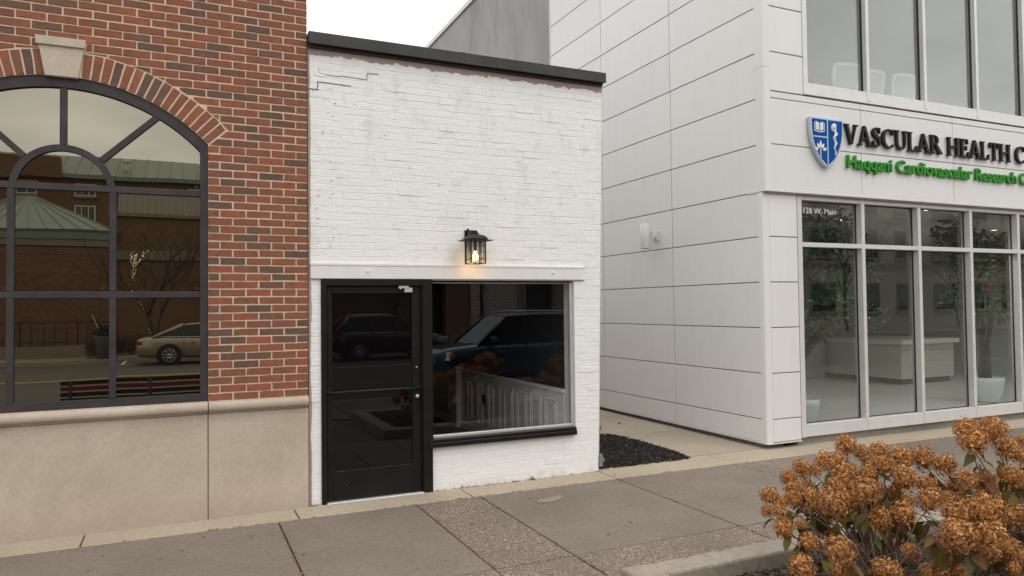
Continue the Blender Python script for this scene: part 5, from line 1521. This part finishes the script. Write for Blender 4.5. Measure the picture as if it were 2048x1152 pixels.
# ================================================================== small things on the ground
def dead_leaf(x, y, z, s, label, mat='dead_leaf'):
    o = bpy.data.objects.new('fallen_leaf', LM[rng.randrange(5)].copy()); COL.objects.link(o)
    o.data.materials[0] = MATS[mat]
    o.location = (x,y,z+0.35*s*0.3); o.rotation_euler = (rng.uniform(-.3,.3), rng.uniform(-.2,.3), rng.uniform(0,6.28)); o.scale = (s,s*1.3,s)
    tag(o, label, 'leaf', 'fallen leaves')
dead_leaf(3.17,-0.03,0.008,0.06,'brown fallen leaf at the foot of the white wall below the display window')
dead_leaf(3.38,-0.025,0.008,0.07,'curled brown leaf under the weed at the foot of the white wall')
dead_leaf(4.28,-0.20,0.006,0.05,'small rust leaf on the pale band at the shop corner')
dead_leaf(2.98,-3.42,0.045,0.09,'rust red leaf on the mulch beside the planter kerb')
dead_leaf(3.08,-3.38,0.045,0.07,'brown leaf on the mulch beside the planter kerb, right of the rust red one')
dead_leaf(5.62,1.2,0.03,0.08,'pale fallen leaf at the edge of the black mulch', 'litter_white')
dead_leaf(2.22,-1.20,0.006,0.05,'tan leaf scrap on the aggregate paving strip')
dead_leaf(6.2,2.6,0.012,0.09,'brown leaf on the concrete walk in the alley')
def weed(x, y, z, s, label, mat, n=14):
    t = thing('weed', label, 'weed', (x,y,z))
    mb = MB(); r = random.Random(int(x*100))
    for i in range(n):
        a = r.uniform(0,6.28); l = s*r.uniform(.6,1.2); d = Vector((math.cos(a)*.6, math.sin(a)*.6, r.uniform(.6,1.4))).normalized(); b = d.orthogonal().normalized(); p = Vector((x,y,z))
        p = p+Vector((r.uniform(-.2,.2)*s, r.uniform(-.2,.2)*s, 0))
        mb.add([p, p+d*l*.5+b*l*.12, p+d*l, p+d*l*.5-b*l*.12], [(0,1,2,3)])
    mb.build('blades', mat, t)
weed(3.40,-0.012,0.0,0.06,'tiny weed growing at the foot of the white wall','weed_green',9)
weed(2.60,-0.012,0.0,0.035,'tiny dry weed in the band joint below the display window','dead_leaf',7)
weed(5.42,2.05,0.0,0.16,'bright green weed at the back of the black mulch','weed_green',40)

# ================================================================== the street behind the camera (seen in the glass)
def car(name, label, cat, loc, flip, prm):
    """x forward, z up, local metres; flip turns it round"""
    t = thing(name, label, cat, loc); t.rotation_euler = (0, 0, math.pi if flip else 0)
    paint = prm['paint']; W2 = prm['w']/2
    mb = MB(); st = prm['body']; n = 14
    for (x, zl, zb, hw) in st:
        mid = zl+(zb-zl)*0.5
        half = [(hw*0.80,zl),(hw*0.96,zl+0.05),(hw,mid-0.04),(hw*0.995,mid+0.1*(zb-zl)),(hw*0.965,zb-0.08*(zb-zl)),(hw*0.86,zb),(hw*0.45,zb+0.025)]
        mb.v += [(x, -a, b) for a, b in half]+[(x, a, b) for a, b in reversed(half)]
    for i in range(len(st)-1):
        for j in range(n): mb.f.append((i*n+j, i*n+(j+1)%n, i*n+n+(j+1)%n, i*n+n+j))
    mb.f += [tuple(range(n)), tuple((len(st)-1)*n+j for j in range(n))]
    body = mb.build('body', paint, t, True, True)
    md = body.modifiers.new('s', 'SUBSURF'); md.levels = 2; md.render_levels = 2
    gh = prm['cabin']                       # (x_base, z_base, x_top, z_top) rear -> front
    hb, ht = W2*0.88, W2*0.70
    (xr0,zr0,xr1,zr1),(xf0,zf0,xf1,zf1) = gh[0], gh[-1]
    mb = MB()
    vs = []
    for s_ in (-1, 1):
        vs += [(xr0,s_*hb,zr0-0.04),(xf0,s_*hb,zf0-0.04),(xf1,s_*ht,zf1),(xr1,s_*ht,zr1)]
    mb.add(vs, [(0,1,2,3),(7,6,5,4),(1,5,6,2),(0,3,7,4),(3,2,6,7)])
    mb.build('windows', 'car_glass', t, False, True)
    # roof skin
    mb = MB(); nx_ = 7; top = []
    for i in range(nx_):
        u = i/(nx_-1); x = xr1+(xf1-xr1)*u; z = zr1+(zf1-zr1)*u+0.045*math.sin(math.pi*u)
        top.append([(x, s_*ht*1.03*k, z+0.012+0.03*(1-k*k)) for s_, k in ((-1,1),(-1,.6),(1,0),(1,.6),(1,1))])
    for rw in top: mb.v += rw
    for i in range(nx_-1):
        for j in range(4): mb.f.append((i*5+j,i*5+j+1,i*5+6+j,i*5+5+j))
    ro = mb.build('roof', paint, t, True, True); so = ro.modifiers.new('t','SOLIDIFY'); so.thickness = 0.05; so.offset = -1
    def pil(name, a, b, r_=0.035, mat=None):
        for s_ in (-1, 1):
            m2 = MB(); m2.tube([(a[0],s_*(hb+0.004),a[1]),(b[0],s_*(ht+0.006),b[1])], r_, 6); m2.build(name, mat or paint, t, True, True)
    pil('pillar', (xf0,zf0-0.03), (xf1,zf1+0.01)); pil('pillar', (xr0,zr0-0.03), (xr1,zr1+0.01), prm.get('cp',0.08))
    for xm in prm['pillars']: pil('pillar', (xm, zr0+(zf0-zr0)*(xm-xr0)/(xf0-xr0)), (xm-0.05, zr1+0.02), 0.03, 'rubber')
    for s_ in (-1, 1):
        m2 = MB(); m2.tube([(xr0+0.05,s_*(hb+0.012),zr0+0.0),(xf0-0.1,s_*(hb+0.012),zf0+0.0)], 0.012, 6); m2.build('window_trim', 'chrome' if prm.get('chrome') else 'rubber', t, True, True)
        if prm.get('rails'):
            m2 = MB(); m2.tube([(xr1+0.1,s_*ht*0.92,zr1+0.03),(xr1+0.2,s_*ht*0.92,zr1+0.11),(xf1-0.4,s_*ht*0.92,zf1+0.13),(xf1-0.15,s_*ht*0.92,zf1+0.05)], 0.018, 6); m2.build('roof_rail', 'aluminium', t, True, True)
        m2 = MB(); m2.lathe([(0.001,-0.10),(0.06,-0.08),(0.085,0.0),(0.08,0.03),(0.001,0.04)], (xf0-0.28,s_*(W2+0.09),zf0+0.09), 10, 'x'); m2.box(xf0-0.33,xf0-0.25,min(s_*(W2-0.05),s_*(W2+0.05)),max(s_*(W2-0.05),s_*(W2+0.05)),zf0+0.05,zf0+0.09); m2.build('mirror', paint, t, True, True)
        for xh in prm['handles']: sb_ = MB(); sb_.box(xh-0.09,xh+0.09,min(s_*(W2-0.02),s_*(W2+0.02)),max(s_*(W2-0.02),s_*(W2+0.02)),prm['hz']-0.015,prm['hz']+0.015); sb_.build('door_handle', 'chrome' if prm.get('chrome') else paint, t, False, True)
        for xs_ in prm['seams']: sb_ = MB(); sb_.box(xs_-0.004,xs_+0.004,min(s_*(W2-0.1),s_*(W2+0.002)),max(s_*(W2-0.1),s_*(W2+0.002)),0.35,prm['hz']+0.1); sb_.build('door_seam', 'rubber', t, False, True)
        (hx0,hx1,hz0,hz1) = prm['head']
        m2 = MB(); y0, y1 = s_*W2*0.55, s_*W2*1.012; hx1 += 0.05; hx0 -= 0.04
        m2.add([(hx1,y0,hz0),(hx1,y0,hz1-0.02),(hx0,y1,hz1),(hx0+0.08,y1,hz0),(hx1-0.15,y0*0.9,hz0),(hx1-0.15,y0*0.9,hz1),(hx0-0.02,y1*0.93,hz1),(hx0,y1*0.93,hz0)], [(0,1,2,3),(4,7,6,5),(1,5,6,2),(0,3,7,4),(0,4,5,1),(3,2,6,7)])
        hl_ = m2.build('headlight', 'headlight_clear', t, False, True)
        m2 = MB(); m2.box(hx0-0.06,hx0+0.05,min(s_*W2*0.96,s_*W2*1.025),max(s_*W2*0.96,s_*W2*1.025),hz0+0.06,hz1-0.03); m2.build('turn_signal', 'signal_amber', hl_, False, True)
        (tx0,tx1,tz0,tz1) = prm['tail']
        m2 = MB(); m2.box(tx0,tx1,min(s_*W2*0.70,s_*W2*0.99),max(s_*W2*0.70,s_*W2*0.99),tz0,tz1); m2.build('tail_light', 'tail_red', t, False, True)
        for xw in prm['wheels']:
            r_ = prm['r']; yo = s_*(W2-0.015)
            m2 = MB(); m2.lathe([(0.001,0.0),(r_*1.17,0.0),(r_*1.17,0.02),(0.001,0.02)] , (xw, yo if s_ > 0 else yo-0.02, r_), 28, 'y'); m2.build('wheel_arch', 'rubber', t, False, True)
            w = bpy.data.objects.new('wheel', None); COL.objects.link(w); w.parent = t; w.location = (xw, s_*(W2-0.02), r_)
            if s_ < 0: w.rotation_euler = (0,0,math.pi)
            m2 = MB(); m2.lathe([(r_*0.66,0.035),(r_*0.70,0.045),(r_*0.95,0.04),(r_,0.02),(r_,-0.18),(r_*0.7,-0.19)], (0,0,0), 32, 'y'); m2.build('tyre', 'rubber', w, True, True)
            m2 = MB(); m2.lathe([(r_*0.60,0.02),(r_*0.67,0.042),(r_*0.68,0.0),(r_*0.62,-0.03)], (0,0,0), 32, 'y')
            for k in range(9):
                a = k*2*math.pi/9; ca, sa = math.cos(a), math.sin(a)
                q = [(-0.018,0.05),(0.018,0.05),(0.03,r_*0.63),(-0.004,r_*0.63)]
                m2.add([(u*ca-v_*sa, 0.032, u*sa+v_*ca) for u, v_ in q]+[(u*ca-v_*sa, 0.0, u*sa+v_*ca) for u, v_ in q], [(0,1,2,3),(7,6,5,4),(0,4,5,1),(1,5,6,2),(2,6,7,3),(3,7,4,0)])
            m2.lathe([(0.0005,0.045),(0.05,0.04),(0.06,0.0)], (0,0,0), 14, 'y'); m2.build('rim', 'rim', w, True, True)
            m2 = MB(); m2.lathe([(0.0005,-0.03),(r_*0.64,-0.03)], (0,0,0), 24, 'y'); m2.build('brake_disc', 'rubber', w, False, True)
    x1 = st[-1][0]
    m2 = MB(); g_ = prm['grille']; m2.box(g_[0],g_[1],-W2*0.55,W2*0.55,g_[2],g_[3]); 
    gr = m2.build('grille', 'rubber', t, False, True)
    for k in range(3):
        zz_ = g_[2]+(g_[3]-g_[2])*(k+0.7)/3.2; m2 = MB(); m2.box(g_[1]-0.01,g_[1]+0.012,-W2*0.53,W2*0.53,zz_-0.012,zz_+0.012); m2.build('grille_bar', 'chrome', gr, False, True)
    return t
SED = dict(paint='paint_champagne', w=1.86, r=0.345, wheels=(-1.42,1.46), chrome=1, cp=0.06, hz=0.80, handles=(-0.62,0.42), seams=(-0.95,0.0,0.98), pillars=(0.0,),
  body=[(-2.46,0.42,0.84,0.78),(-2.42,0.30,0.98,0.84),(-2.1,0.24,1.02,0.92),(-1.42,0.22,1.01,0.93),(0,0.20,0.97,0.93),(1.0,0.20,0.95,0.93),(1.7,0.22,0.86,0.92),(2.25,0.26,0.74,0.84),(2.46,0.34,0.62,0.70)],
  cabin=[(-1.95,1.02,-0.95,1.44),(1.12,0.97,0.30,1.45)], head=(1.98,2.38,0.62,0.74), tail=(-2.47,-2.30,0.76,0.88), grille=(2.36,2.475,0.40,0.60))
SUVB = dict(paint='paint_black', w=1.88, r=0.365, wheels=(-1.38,1.36), chrome=1, cp=0.10, hz=0.98, handles=(-0.6,0.45), seams=(-0.9,0.02,0.95), pillars=(0.02,-0.95), rails=1,
  body=[(-2.38,0.45,0.95,0.80),(-2.34,0.32,1.06,0.86),(-1.9,0.27,1.11,0.93),(-1.2,0.25,1.10,0.94),(0,0.24,1.06,0.94),(1.0,0.24,1.04,0.94),(1.7,0.26,0.98,0.92),(2.15,0.30,0.86,0.86),(2.32,0.40,0.72,0.74)],
  cabin=[(-2.22,1.08,-1.72,1.62),(1.05,1.05,0.25,1.63)], head=(1.85,2.24,0.74,0.86), tail=(-2.39,-2.12,0.92,1.06), grille=(2.22,2.335,0.42,0.72))
SUVN = dict(paint='paint_blue', w=1.88, r=0.38, wheels=(-1.36,1.42), cp=0.09, hz=1.05, handles=(-0.55,0.35), seams=(-0.85,0.0,0.85), pillars=(0.0,-1.0), rails=1,
  body=[(-2.36,0.50,0.98,0.84),(-2.33,0.40,1.12,0.90),(-1.9,0.33,1.17,0.94),(-1.2,0.31,1.17,0.94),(0,0.30,1.16,0.94),(0.95,0.30,1.15,0.94),(1.55,0.32,1.11,0.93),(2.12,0.36,1.03,0.90),(2.36,0.46,0.86,0.82)],
  cabin=[(-2.22,1.17,-1.85,1.76),(1.18,1.15,0.42,1.76)], head=(1.90,2.34,0.80,0.99), tail=(-2.37,-2.15,0.86,1.14), grille=(2.28,2.385,0.64,0.92))
car('parked_sedan', 'champagne sedan parked across the street, reflected in the arched window', 'car', (1.05,-22.8,-0.15), False, SED)
car('parked_suv', 'black sport utility vehicle across the street, reflected in the shop door', 'car', (7.55,-21.4,-0.15), False, SUVB)
car('parked_suv', 'dark blue sport utility vehicle at the near kerb, reflected in the display window', 'car', (7.35,-9.15,-0.15), True, SUVN)

# bench on the pavement, its back towards the buildings
bn = thing('bench', 'black slatted bench with red top slats on the pavement, reflected in the arched window', 'bench', (-0.5,-4.9,0))
for k, z in enumerate((0.50,0.58,0.66,0.74,0.82)):
    sbox('back_slat', 'bench_red' if k == 3 else 'bench_black', bn, -1.52, 0.75, -4.74-0.02*k*0.5, -4.705-0.02*k*0.5, z, z+0.058, c=0.004)
for k in range(5): sbox('seat_slat', 'bench_red' if k == 4 else 'bench_black', bn, -1.52, 0.75, -4.78-0.095*k-0.075, -4.78-0.095*k, 0.43, 0.46)
for x in (-1.4,-0.40,0.62):
    mb = MB(); mb.tube([(x,-4.70,0.0),(x,-4.69,0.42),(x,-4.76,0.88)], 0.025, 8); mb.tube([(x,-5.2,0.0),(x,-5.2,0.42),(x,-4.70,0.42)], 0.025, 8); mb.build('bench_frame', 'iron_black', bn, True)

# ---- buildings across the street
def windows(parent, rects, y, mat_f='far_frame_white', lite=2, d=0.10):
    for (x0,x1,z0,z1) in rects:
        m = MB(); f = 0.07
        m.box(x0,x1,y-0.02,y+0.04,z0,z0+f); m.box(x0,x1,y-0.02,y+0.04,z1-f,z1); m.box(x0,x0+f,y-0.02,y+0.04,z0+f,z1-f); m.box(x1-f,x1,y-0.02,y+0.04,z0+f,z1-f)
        for k in range(1, lite): xx = x0+(x1-x0)*k/lite; m.box(xx-0.025,xx+0.025,y-0.02,y+0.035,z0+f,z1-f)
        w = m.build('window', mat_f, parent)
        sbox('pane', 'car_glass', w, x0+f,x1-f,y-0.01,y+0.0,z0+f,z1-f)
        sbox('window_sill', 'stone_band', w, x0-0.08,x1+0.08,y+0.0,y+0.12,z0-0.14,z0-0.003)
def rib_roof(parent, name, mat, quad, n, r_=0.03):
    """quad: eave-left, eave-right, top-right, top-left"""
    a, b, c, d = [Vector(q) for q in quad]
    nn = (b-a).cross(d-a).normalized()
    if nn.z < 0: nn = -nn
    m = MB(); th = nn*-0.12; m.add([a,b,c,d,a+th,b+th,c+th,d+th], [(0,1,2,3),(7,6,5,4),(0,4,5,1),(1,5,6,2),(2,6,7,3),(3,7,4,0)])
    ro = m.build(name, mat, parent)
    for k in range(n+1):
        u = k/n; p, q = a.lerp(b,u), d.lerp(c,u)
        m = MB(); m.tube([p+nn*0.01, q+nn*0.01], r_, 4); m.build('roof_seam', mat, ro)
YF = -30.0
A = thing('brick_hall', 'orange brick hall with green metal roofs across the street, reflected in the arched window', 'building', (-5,-32,0))
m = MB(); grid_wall(m, -16, -2.9, 0, 4.75, YF-0.4, YF, []); grid_wall(m, -2.9, 10.2, 0, 6.1, YF-0.6, YF-0.2, [(1.3,4.2,0,3.3)]); m.build('wall', 'far_brick_orange', A)
sbox('inlay_panel', 'far_brick_herring', A, -6.3, -3.3, YF-0.001, YF+0.03, 1.5, 3.5)
sbox('stone_band', 'stone_band', A, -16, -2.88, YF-0.42, YF+0.10, 4.75, 5.02)
sbox('soldier_course', 'far_brick_red', A, -16, -2.9, YF-0.001, YF+0.02, 4.4, 4.7); sbox('soldier_course', 'far_brick_red', A, -6.5, -3.1, YF-0.001, YF+0.025, 3.52, 3.75); sbox('soldier_course', 'far_brick_red', A, -6.5, -3.1, YF-0.001, YF+0.025, 1.2, 1.45)
sbox('stone_band', 'stone_band', A, -2.9, 10.2, YF-0.21, YF-0.08, 4.2, 4.62); sbox('stone_band', 'stone_band', A, -2.9, 10.2, YF-0.62, YF-0.05, 6.1, 6.25)
sbox('gutter', 'green_metal', A, -16, -2.7, YF-0.3, YF+0.14, 5.03, 5.42)
rib_roof(A, 'hip_roof', 'green_metal', ((-10.5,YF+0.2,5.43),(-2.6,YF+0.2,5.43),(-6.3,YF-4,7.35),(-6.9,YF-4,7.35)), 12)
rib_roof(A, 'mansard_roof', 'grey_metal_roof', ((-2.6,YF-0.2,6.26),(10.2,YF-0.2,6.26),(10.2,YF-0.9,7.35),(-2.6,YF-0.9,7.35)), 44, 0.045)
sbox('entrance', 'far_dark', A, 1.3, 4.2, YF-0.9, YF-0.55, 0, 3.3)
m = MB(); m.box(1.3,4.2,YF-0.55,YF-0.45,2.15,2.28); m.box(2.7,2.8,YF-0.55,YF-0.45,0,3.3); m.build('entrance_frame', 'iron_black', A)
sbox('canopy', 'iron_black', A, 1.0, 4.6, YF-0.2, YF+1.2, 3.3, 3.5)
Bk = thing('rear_brick_block', 'taller brick block with green roof behind the brick hall across the street', 'building', (-4,-46,0))
m = MB(); grid_wall(m, -22, 24, 0, 10.0, -46, -45, []); m.build('wall', 'far_brick_orange', Bk)
windows(Bk, [(-5.9,-4.7,7.4,8.4),(-10.6,-9.3,7.4,8.4),(-5.9,-4.7,9.0,9.7),(-9.4,-7.9,9.0,9.7),(0.5,2.0,8.9,9.7),(6,7.5,8.9,9.7)], -44.98, lite=3)
sbox('gutter', 'green_metal', Bk, -22, 24, -46, -44.6, 10.0, 10.25)
rib_roof(Bk, 'roof', 'green_metal', ((-22,-44.6,10.26),(24,-44.6,10.26),(24,-48.5,12.1),(-22,-48.5,12.1)), 60, 0.04)
m = MB(); m.box(-10.2,-6.6,-45.2,-44.4,9.9,11.25); m.build('parapet_block', 'far_brick_orange', Bk)
for x in (-3.1, 1.4):
    m = MB(); m.tube([(x,-46,10.8),(x,-46,11.6)],0.06,6); m.box(x-0.25,x+0.25,-46.2,-45.8,11.4,11.6); m.build('roof_vent', 'aluminium', Bk)
# storefront row to the right
C1 = thing('storefront_row', 'dark brick and cream storefront row across the street, reflected in the display window', 'building', (16,-31,0))
m = MB(); grid_wall(m, 10.4, 14.3, 0, 9.5, YF-0.5, YF+0.2, [(10.9,12.9,0,3.2)]); m.build('brick_bay', 'far_brick_red', C1)
m = MB(); grid_wall(m, 14.3, 21.5, 0, 9.5, YF-0.5, YF+0.3, [(17.6,19.6,0,4.2)]); m.build('cream_bay', 'far_block_cream', C1)
m = MB(); grid_wall(m, 21.5, 33, 0, 9.0, YF-0.5, YF+0.1, [(22.5,25.5,0.5,3.2),(27,30,0.5,3.2)]); m.build('brick_bay', 'far_brick_red', C1)
for a in ((10.9,12.9,0,3.2),(17.6,19.6,0,4.2),(22.5,25.5,0.5,3.2),(27,30,0.5,3.2)): sbox('opening', 'far_dark', C1, a[0],a[1],YF-0.9,YF-0.45,a[2],a[3])
for x in (17.2,17.45,19.75,20.0): sbox('pilaster', 'stone_band', C1, x-0.09,x+0.09,YF+0.301,YF+0.42,0,4.5)
windows(C1, [(11.2,12.6,4.8,6.8),(15.2,16.6,5.2,7.2),(22.6,24,4.8,6.8),(26,27.4,4.8,6.8),(29.5,31,4.8,6.8)], YF+0.34)
sbox('cornice', 'stone_band', C1, 10.4,33,YF-0.6,YF+0.5,9.52,9.9)
D1 = thing('tan_office_block', 'tan office block with tall windows far along the street, reflected in the clinic glass', 'building', (52,-32,0))
m = MB(); m.box(34,76,YF-6,YF,0,10.8); m.build('wall', 'far_block_cream', D1)
m = MB(); m.box(33.98,76.02,YF-5.9,YF+0.05,4.3,4.7); m.box(33.98,76.02,YF-5.9,YF+0.06,7.6,7.95); m.box(33.9,76.1,YF-6.1,YF+0.3,10.8,11.3); m.build('stone_band', 'stone_band', D1)
m = MB(); m.box(52,75,YF+0.001,YF+0.03,4.71,7.59); m.build('brick_panel', 'far_brick_red', D1)
windows(D1, [(35.5+k*4.2, 37.9+k*4.2, zz_, zz_+2.1) for k in range(9) for zz_ in (1.2,5.1,8.2)], YF+0.05, 'stone_band')
# iron railing, planter, lamp post with garland, bare trees, stop sign
rl = thing('iron_railing', 'black iron railing in front of the brick hall across the street', 'railing', (-6,-28.4,0))
sbox('low_wall', 'stone_band', rl, -12, -2.2, -28.7, -28.2, 0, 0.45)
for z in (0.62, 1.42): mb = MB(); mb.tube([(-12,-28.4,z),(-2.4,-28.4,z)], 0.025, 6); mb.build('rail', 'iron_black', rl)
for k in range(25): mb = MB(); mb.tube([(-12+0.4*k,-28.4,0.45),(-12+0.4*k,-28.4,1.5 if k % 5 == 0 else 1.42)], 0.03 if k % 5 == 0 else 0.014, 6); mb.build('baluster', 'iron_black', rl)
hd = thing('bare_hedge', 'brown twiggy hedge beside the sedan across the street', 'shrub', (-2.2,-26.8,0))
mb = MB(); r = random.Random(6)
for i in range(700):
    p = Vector((-2.2+r.uniform(-1.3,1.3), -26.8+r.uniform(-.45,.45), r.uniform(0,.3))); mb.tube([p, p+Vector((r.uniform(-.15,.15), r.uniform(-.15,.15), r.uniform(.35,.75)))], 0.010, 3, False)
mb.build('twigs', 'twig', hd)
pt = thing('street_planter', 'grey planter with green and red winter decoration across the street', 'planter', (-2.6,-26.2,0))
mb = MB(); mb.lathe([(0.0005,0),(0.26,0),(0.38,0.85),(0.42,0.9),(0.36,0.9),(0.34,0.82),(0.0005,0.82)], (-2.75,-25.95,0), 20); mb.build('tub', 'grey_planter', pt, True)
mb = MB(); leaf_cloud(mb, (-2.75,-25.95,1.1), (.42,.42,.28), 260, random.Random(2), .16); mb.build('greenery', 'garland_green', pt)
mb = MB(); leaf_cloud(mb, (-2.75,-25.95,1.15), (.3,.3,.2), 30, random.Random(3), .12); mb.build('berries', 'sign_red', pt)
for dx in (-0.25, 0.2): mb = MB(); mb.tube([(-2.75+dx*.3,-25.95,0.85),(-2.75+dx*1.8,-25.95,1.75)], 0.02, 5); mb.build('birch_pole', 'litter_white', pt)
lp = thing('lamp_post', 'black lamp post wound with dark garland across the street', 'lamp post', (13.6,-26.4,0))
mb = MB(); mb.lathe([(0.16,0),(0.16,0.25),(0.09,0.5),(0.075,4.4)], (13.6,-26.4,0), 12); mb.build('post', 'iron_black', lp, True)
mb = MB(); mb.lathe([(0.06,4.4),(0.22,4.5),(0.26,5.0),(0.20,5.15),(0.001,5.3)], (13.6,-26.4,0), 12); mb.build('lamp_head', 'iron_black', lp, True)
mb = MB(); r = random.Random(12)
for i in range(26):
    a = i*0.9; leaf_cloud(mb, (13.6+.13*math.cos(a),-26.4+.13*math.sin(a),0.8+i*0.14), (.12,.12,.10), 16, r, .10)
mb.build('garland', 'garland_green', lp)
def bare_tree(x, y, label, hgt, seed, lights=True):
    r = random.Random(seed); t = thing('bare_tree', label, 'tree', (x,y,0), 'bare street trees')
    trunk = MB(); br = MB(); li = MB(); pts = []
    def grow(p, d, l, rad, dep):
        q = p+d*l; mid = p.lerp(q,.5)+Vector((r.uniform(-.06,.06),r.uniform(-.06,.06),0))*l
        (trunk if dep < 1 else br).tube([p,mid,q], [rad,rad*.85,rad*.68], 6 if dep < 2 else 4, False)
        pts.append((p,q,rad))
        if dep >= 5: return
        for k in range(3 if dep < 3 else 2):
            e = (d+Vector((r.uniform(-.75,.75), r.uniform(-.75,.75), r.uniform(-.05,.45)))).normalized(); grow(q, e, l*r.uniform(.62,.85), rad*.62, dep+1)
    for k in range(3): grow(Vector((x+r.uniform(-.1,.1),y+r.uniform(-.1,.1),0)), Vector((r.uniform(-.28,.28),r.uniform(-.2,.2),1)).normalized(), hgt*.28, .07, 0)
    trunk.build('trunk', 'bark', t, True); br.build('branches', 'bark', t, True)
    if lights:
        for i in range(150):
            p, q, rad = r.choice(pts[:16]); c = p.lerp(q, r.random())+Vector((r.uniform(-1,1),r.uniform(-1,1),r.uniform(-1,1)))*(rad+.02); s_ = 0.011
            li.add([c+Vector((s_,0,0)),c+Vector((-s_,0,0)),c+Vector((0,s_,0)),c+Vector((0,-s_,0)),c+Vector((0,0,s_)),c+Vector((0,0,-s_))], [(0,2,4),(2,1,4),(1,3,4),(3,0,4),(2,0,5),(1,2,5),(3,1,5),(0,3,5)])
        stuffpart(li.build('string_lights', 'fairy_glow', t))
bare_tree(-1.0,-27.2,'bare multi-stemmed tree with white string lights beside the sedan across the street',6.0,3)
bare_tree(9.2,-27.0,'bare tree with white string lights behind the black vehicle across the street',6.0,5)
bare_tree(39.5,-26.8,'bare tree with string lights before the tan office block, reflected in the second clinic window',8.5,8)
bare_tree(50.5,-26.8,'bare tree with string lights farthest along the street, before the tan office block',8.0,11)
st = thing('stop_sign', 'red octagonal stop sign on a post far along the street', 'sign', (52.6,-26.2,0))
mb = MB(); mb.tube([(52.6,-26.2,0),(52.6,-26.2,3.1)], 0.04, 8); mb.build('post', 'steel', st)
oct_ = lambda q: [(52.6+q*math.cos(R(22.5+45*k)), 2.7+q*math.sin(R(22.5+45*k))) for k in range(8)]
mb = MB(); mb.prism(oct_(0.42), -26.15, -26.13); mb.build('sign_plate', 'decal_white', st)
mb = MB(); mb.prism(oct_(0.385), -26.128, -26.118); mb.build('sign_face', 'sign_red', st)
me = text_mesh('STOP', 0.30, 0.004)
for v in me.vertices: v.co = (-(v.co.x-0.36), 0.086-v.co.z, v.co.y+2.59)
me.materials.clear(); me.materials.append(MATS['decal_white']); me.name = 'sign_word'
o = bpy.data.objects.new('sign_word', me); COL.objects.link(o); o.parent = st

# ---- a person by the black vehicle
pr = thing('person', 'person in a tan coat and dark trousers standing behind the black vehicle across the street', 'person', (5.5,-23.6,-0.15))
def skin(name, verts, edges, rad, mat, rootv=0):
    me = bpy.data.meshes.new(name); me.from_pydata(verts, edges, []); o = bpy.data.objects.new(name, me); COL.objects.link(o); o.parent = pr
    md = o.modifiers.new('skin', 'SKIN'); md.use_smooth_shade = True
    sk = me.skin_vertices[0].data if me.skin_vertices else None
    if sk is None:
        bm = bmesh.new(); bm.from_mesh(me); bm.verts.layers.skin.verify(); bm.to_mesh(me); bm.free(); sk = me.skin_vertices[0].data
    for i, q in enumerate(rad): sk[i].radius = q if isinstance(q, tuple) else (q, q); sk[i].use_root = (i == rootv)
    ss = o.modifiers.new('sub', 'SUBSURF'); ss.levels = 1; ss.render_levels = 2
    me.materials.append(MATS[mat]); return o
bv = [(0,0,0.90),(0,0,1.10),(0,0,1.30),(0,0.01,1.42),(0,0.015,1.50),(0,0.02,1.58),(0,0.03,1.66),
      (-0.19,0,1.36),(-0.26,0.02,1.10),(-0.25,0.12,0.88),(0.19,0,1.36),(0.26,0.02,1.10),(0.25,0.12,0.88),
      (-0.10,0,0.82),(-0.11,0.02,0.46),(-0.11,0,0.07),(-0.12,0.14,0.04),(0.10,0,0.82),(0.11,-0.02,0.46),(0.12,-0.04,0.07),(0.13,0.10,0.04)]
be = [(0,1),(1,2),(2,3),(3,4),(4,5),(5,6),(2,7),(7,8),(8,9),(2,10),(10,11),(11,12),(0,13),(13,14),(14,15),(15,16),(0,17),(17,18),(18,19),(19,20)]
brd = [(.16,.11),(.15,.10),(.18,.11),(.09,.08),(.055,.055),(.085,.10),(.07,.085),.07,.05,.035,.07,.05,.035,.09,.06,.045,.04,.09,.06,.045,.04]
skin('body', bv, be, brd, 'skin')
skin('coat', [(0,0,0.72),(0,0,0.95),(0,0,1.20),(0,0,1.38),(-0.20,0,1.36),(-0.265,0.02,1.10),(-0.255,0.10,0.92),(0.20,0,1.36),(0.265,0.02,1.10),(0.255,0.10,0.92)], [(0,1),(1,2),(2,3),(3,4),(4,5),(5,6),(3,7),(7,8),(8,9)], [(.20,.15),(.19,.14),(.19,.135),(.16,.12),.085,.068,.055,.085,.068,.055], 'coat_tan')
skin('trousers', [(0,0,0.88),(-0.10,0,0.80),(-0.11,0.02,0.46),(-0.11,0,0.10),(0.10,0,0.80),(0.11,-0.02,0.46),(0.12,-0.04,0.10)], [(0,1),(1,2),(2,3),(0,4),(4,5),(5,6)], [(.15,.11),.105,.078,.065,.105,.078,.065], 'trousers_dark')
skin('hair', [(0,-0.03,1.62),(0,-0.02,1.70),(0,0.03,1.72)], [(0,1),(1,2)], [.085,.092,.075], 'hair_dark')
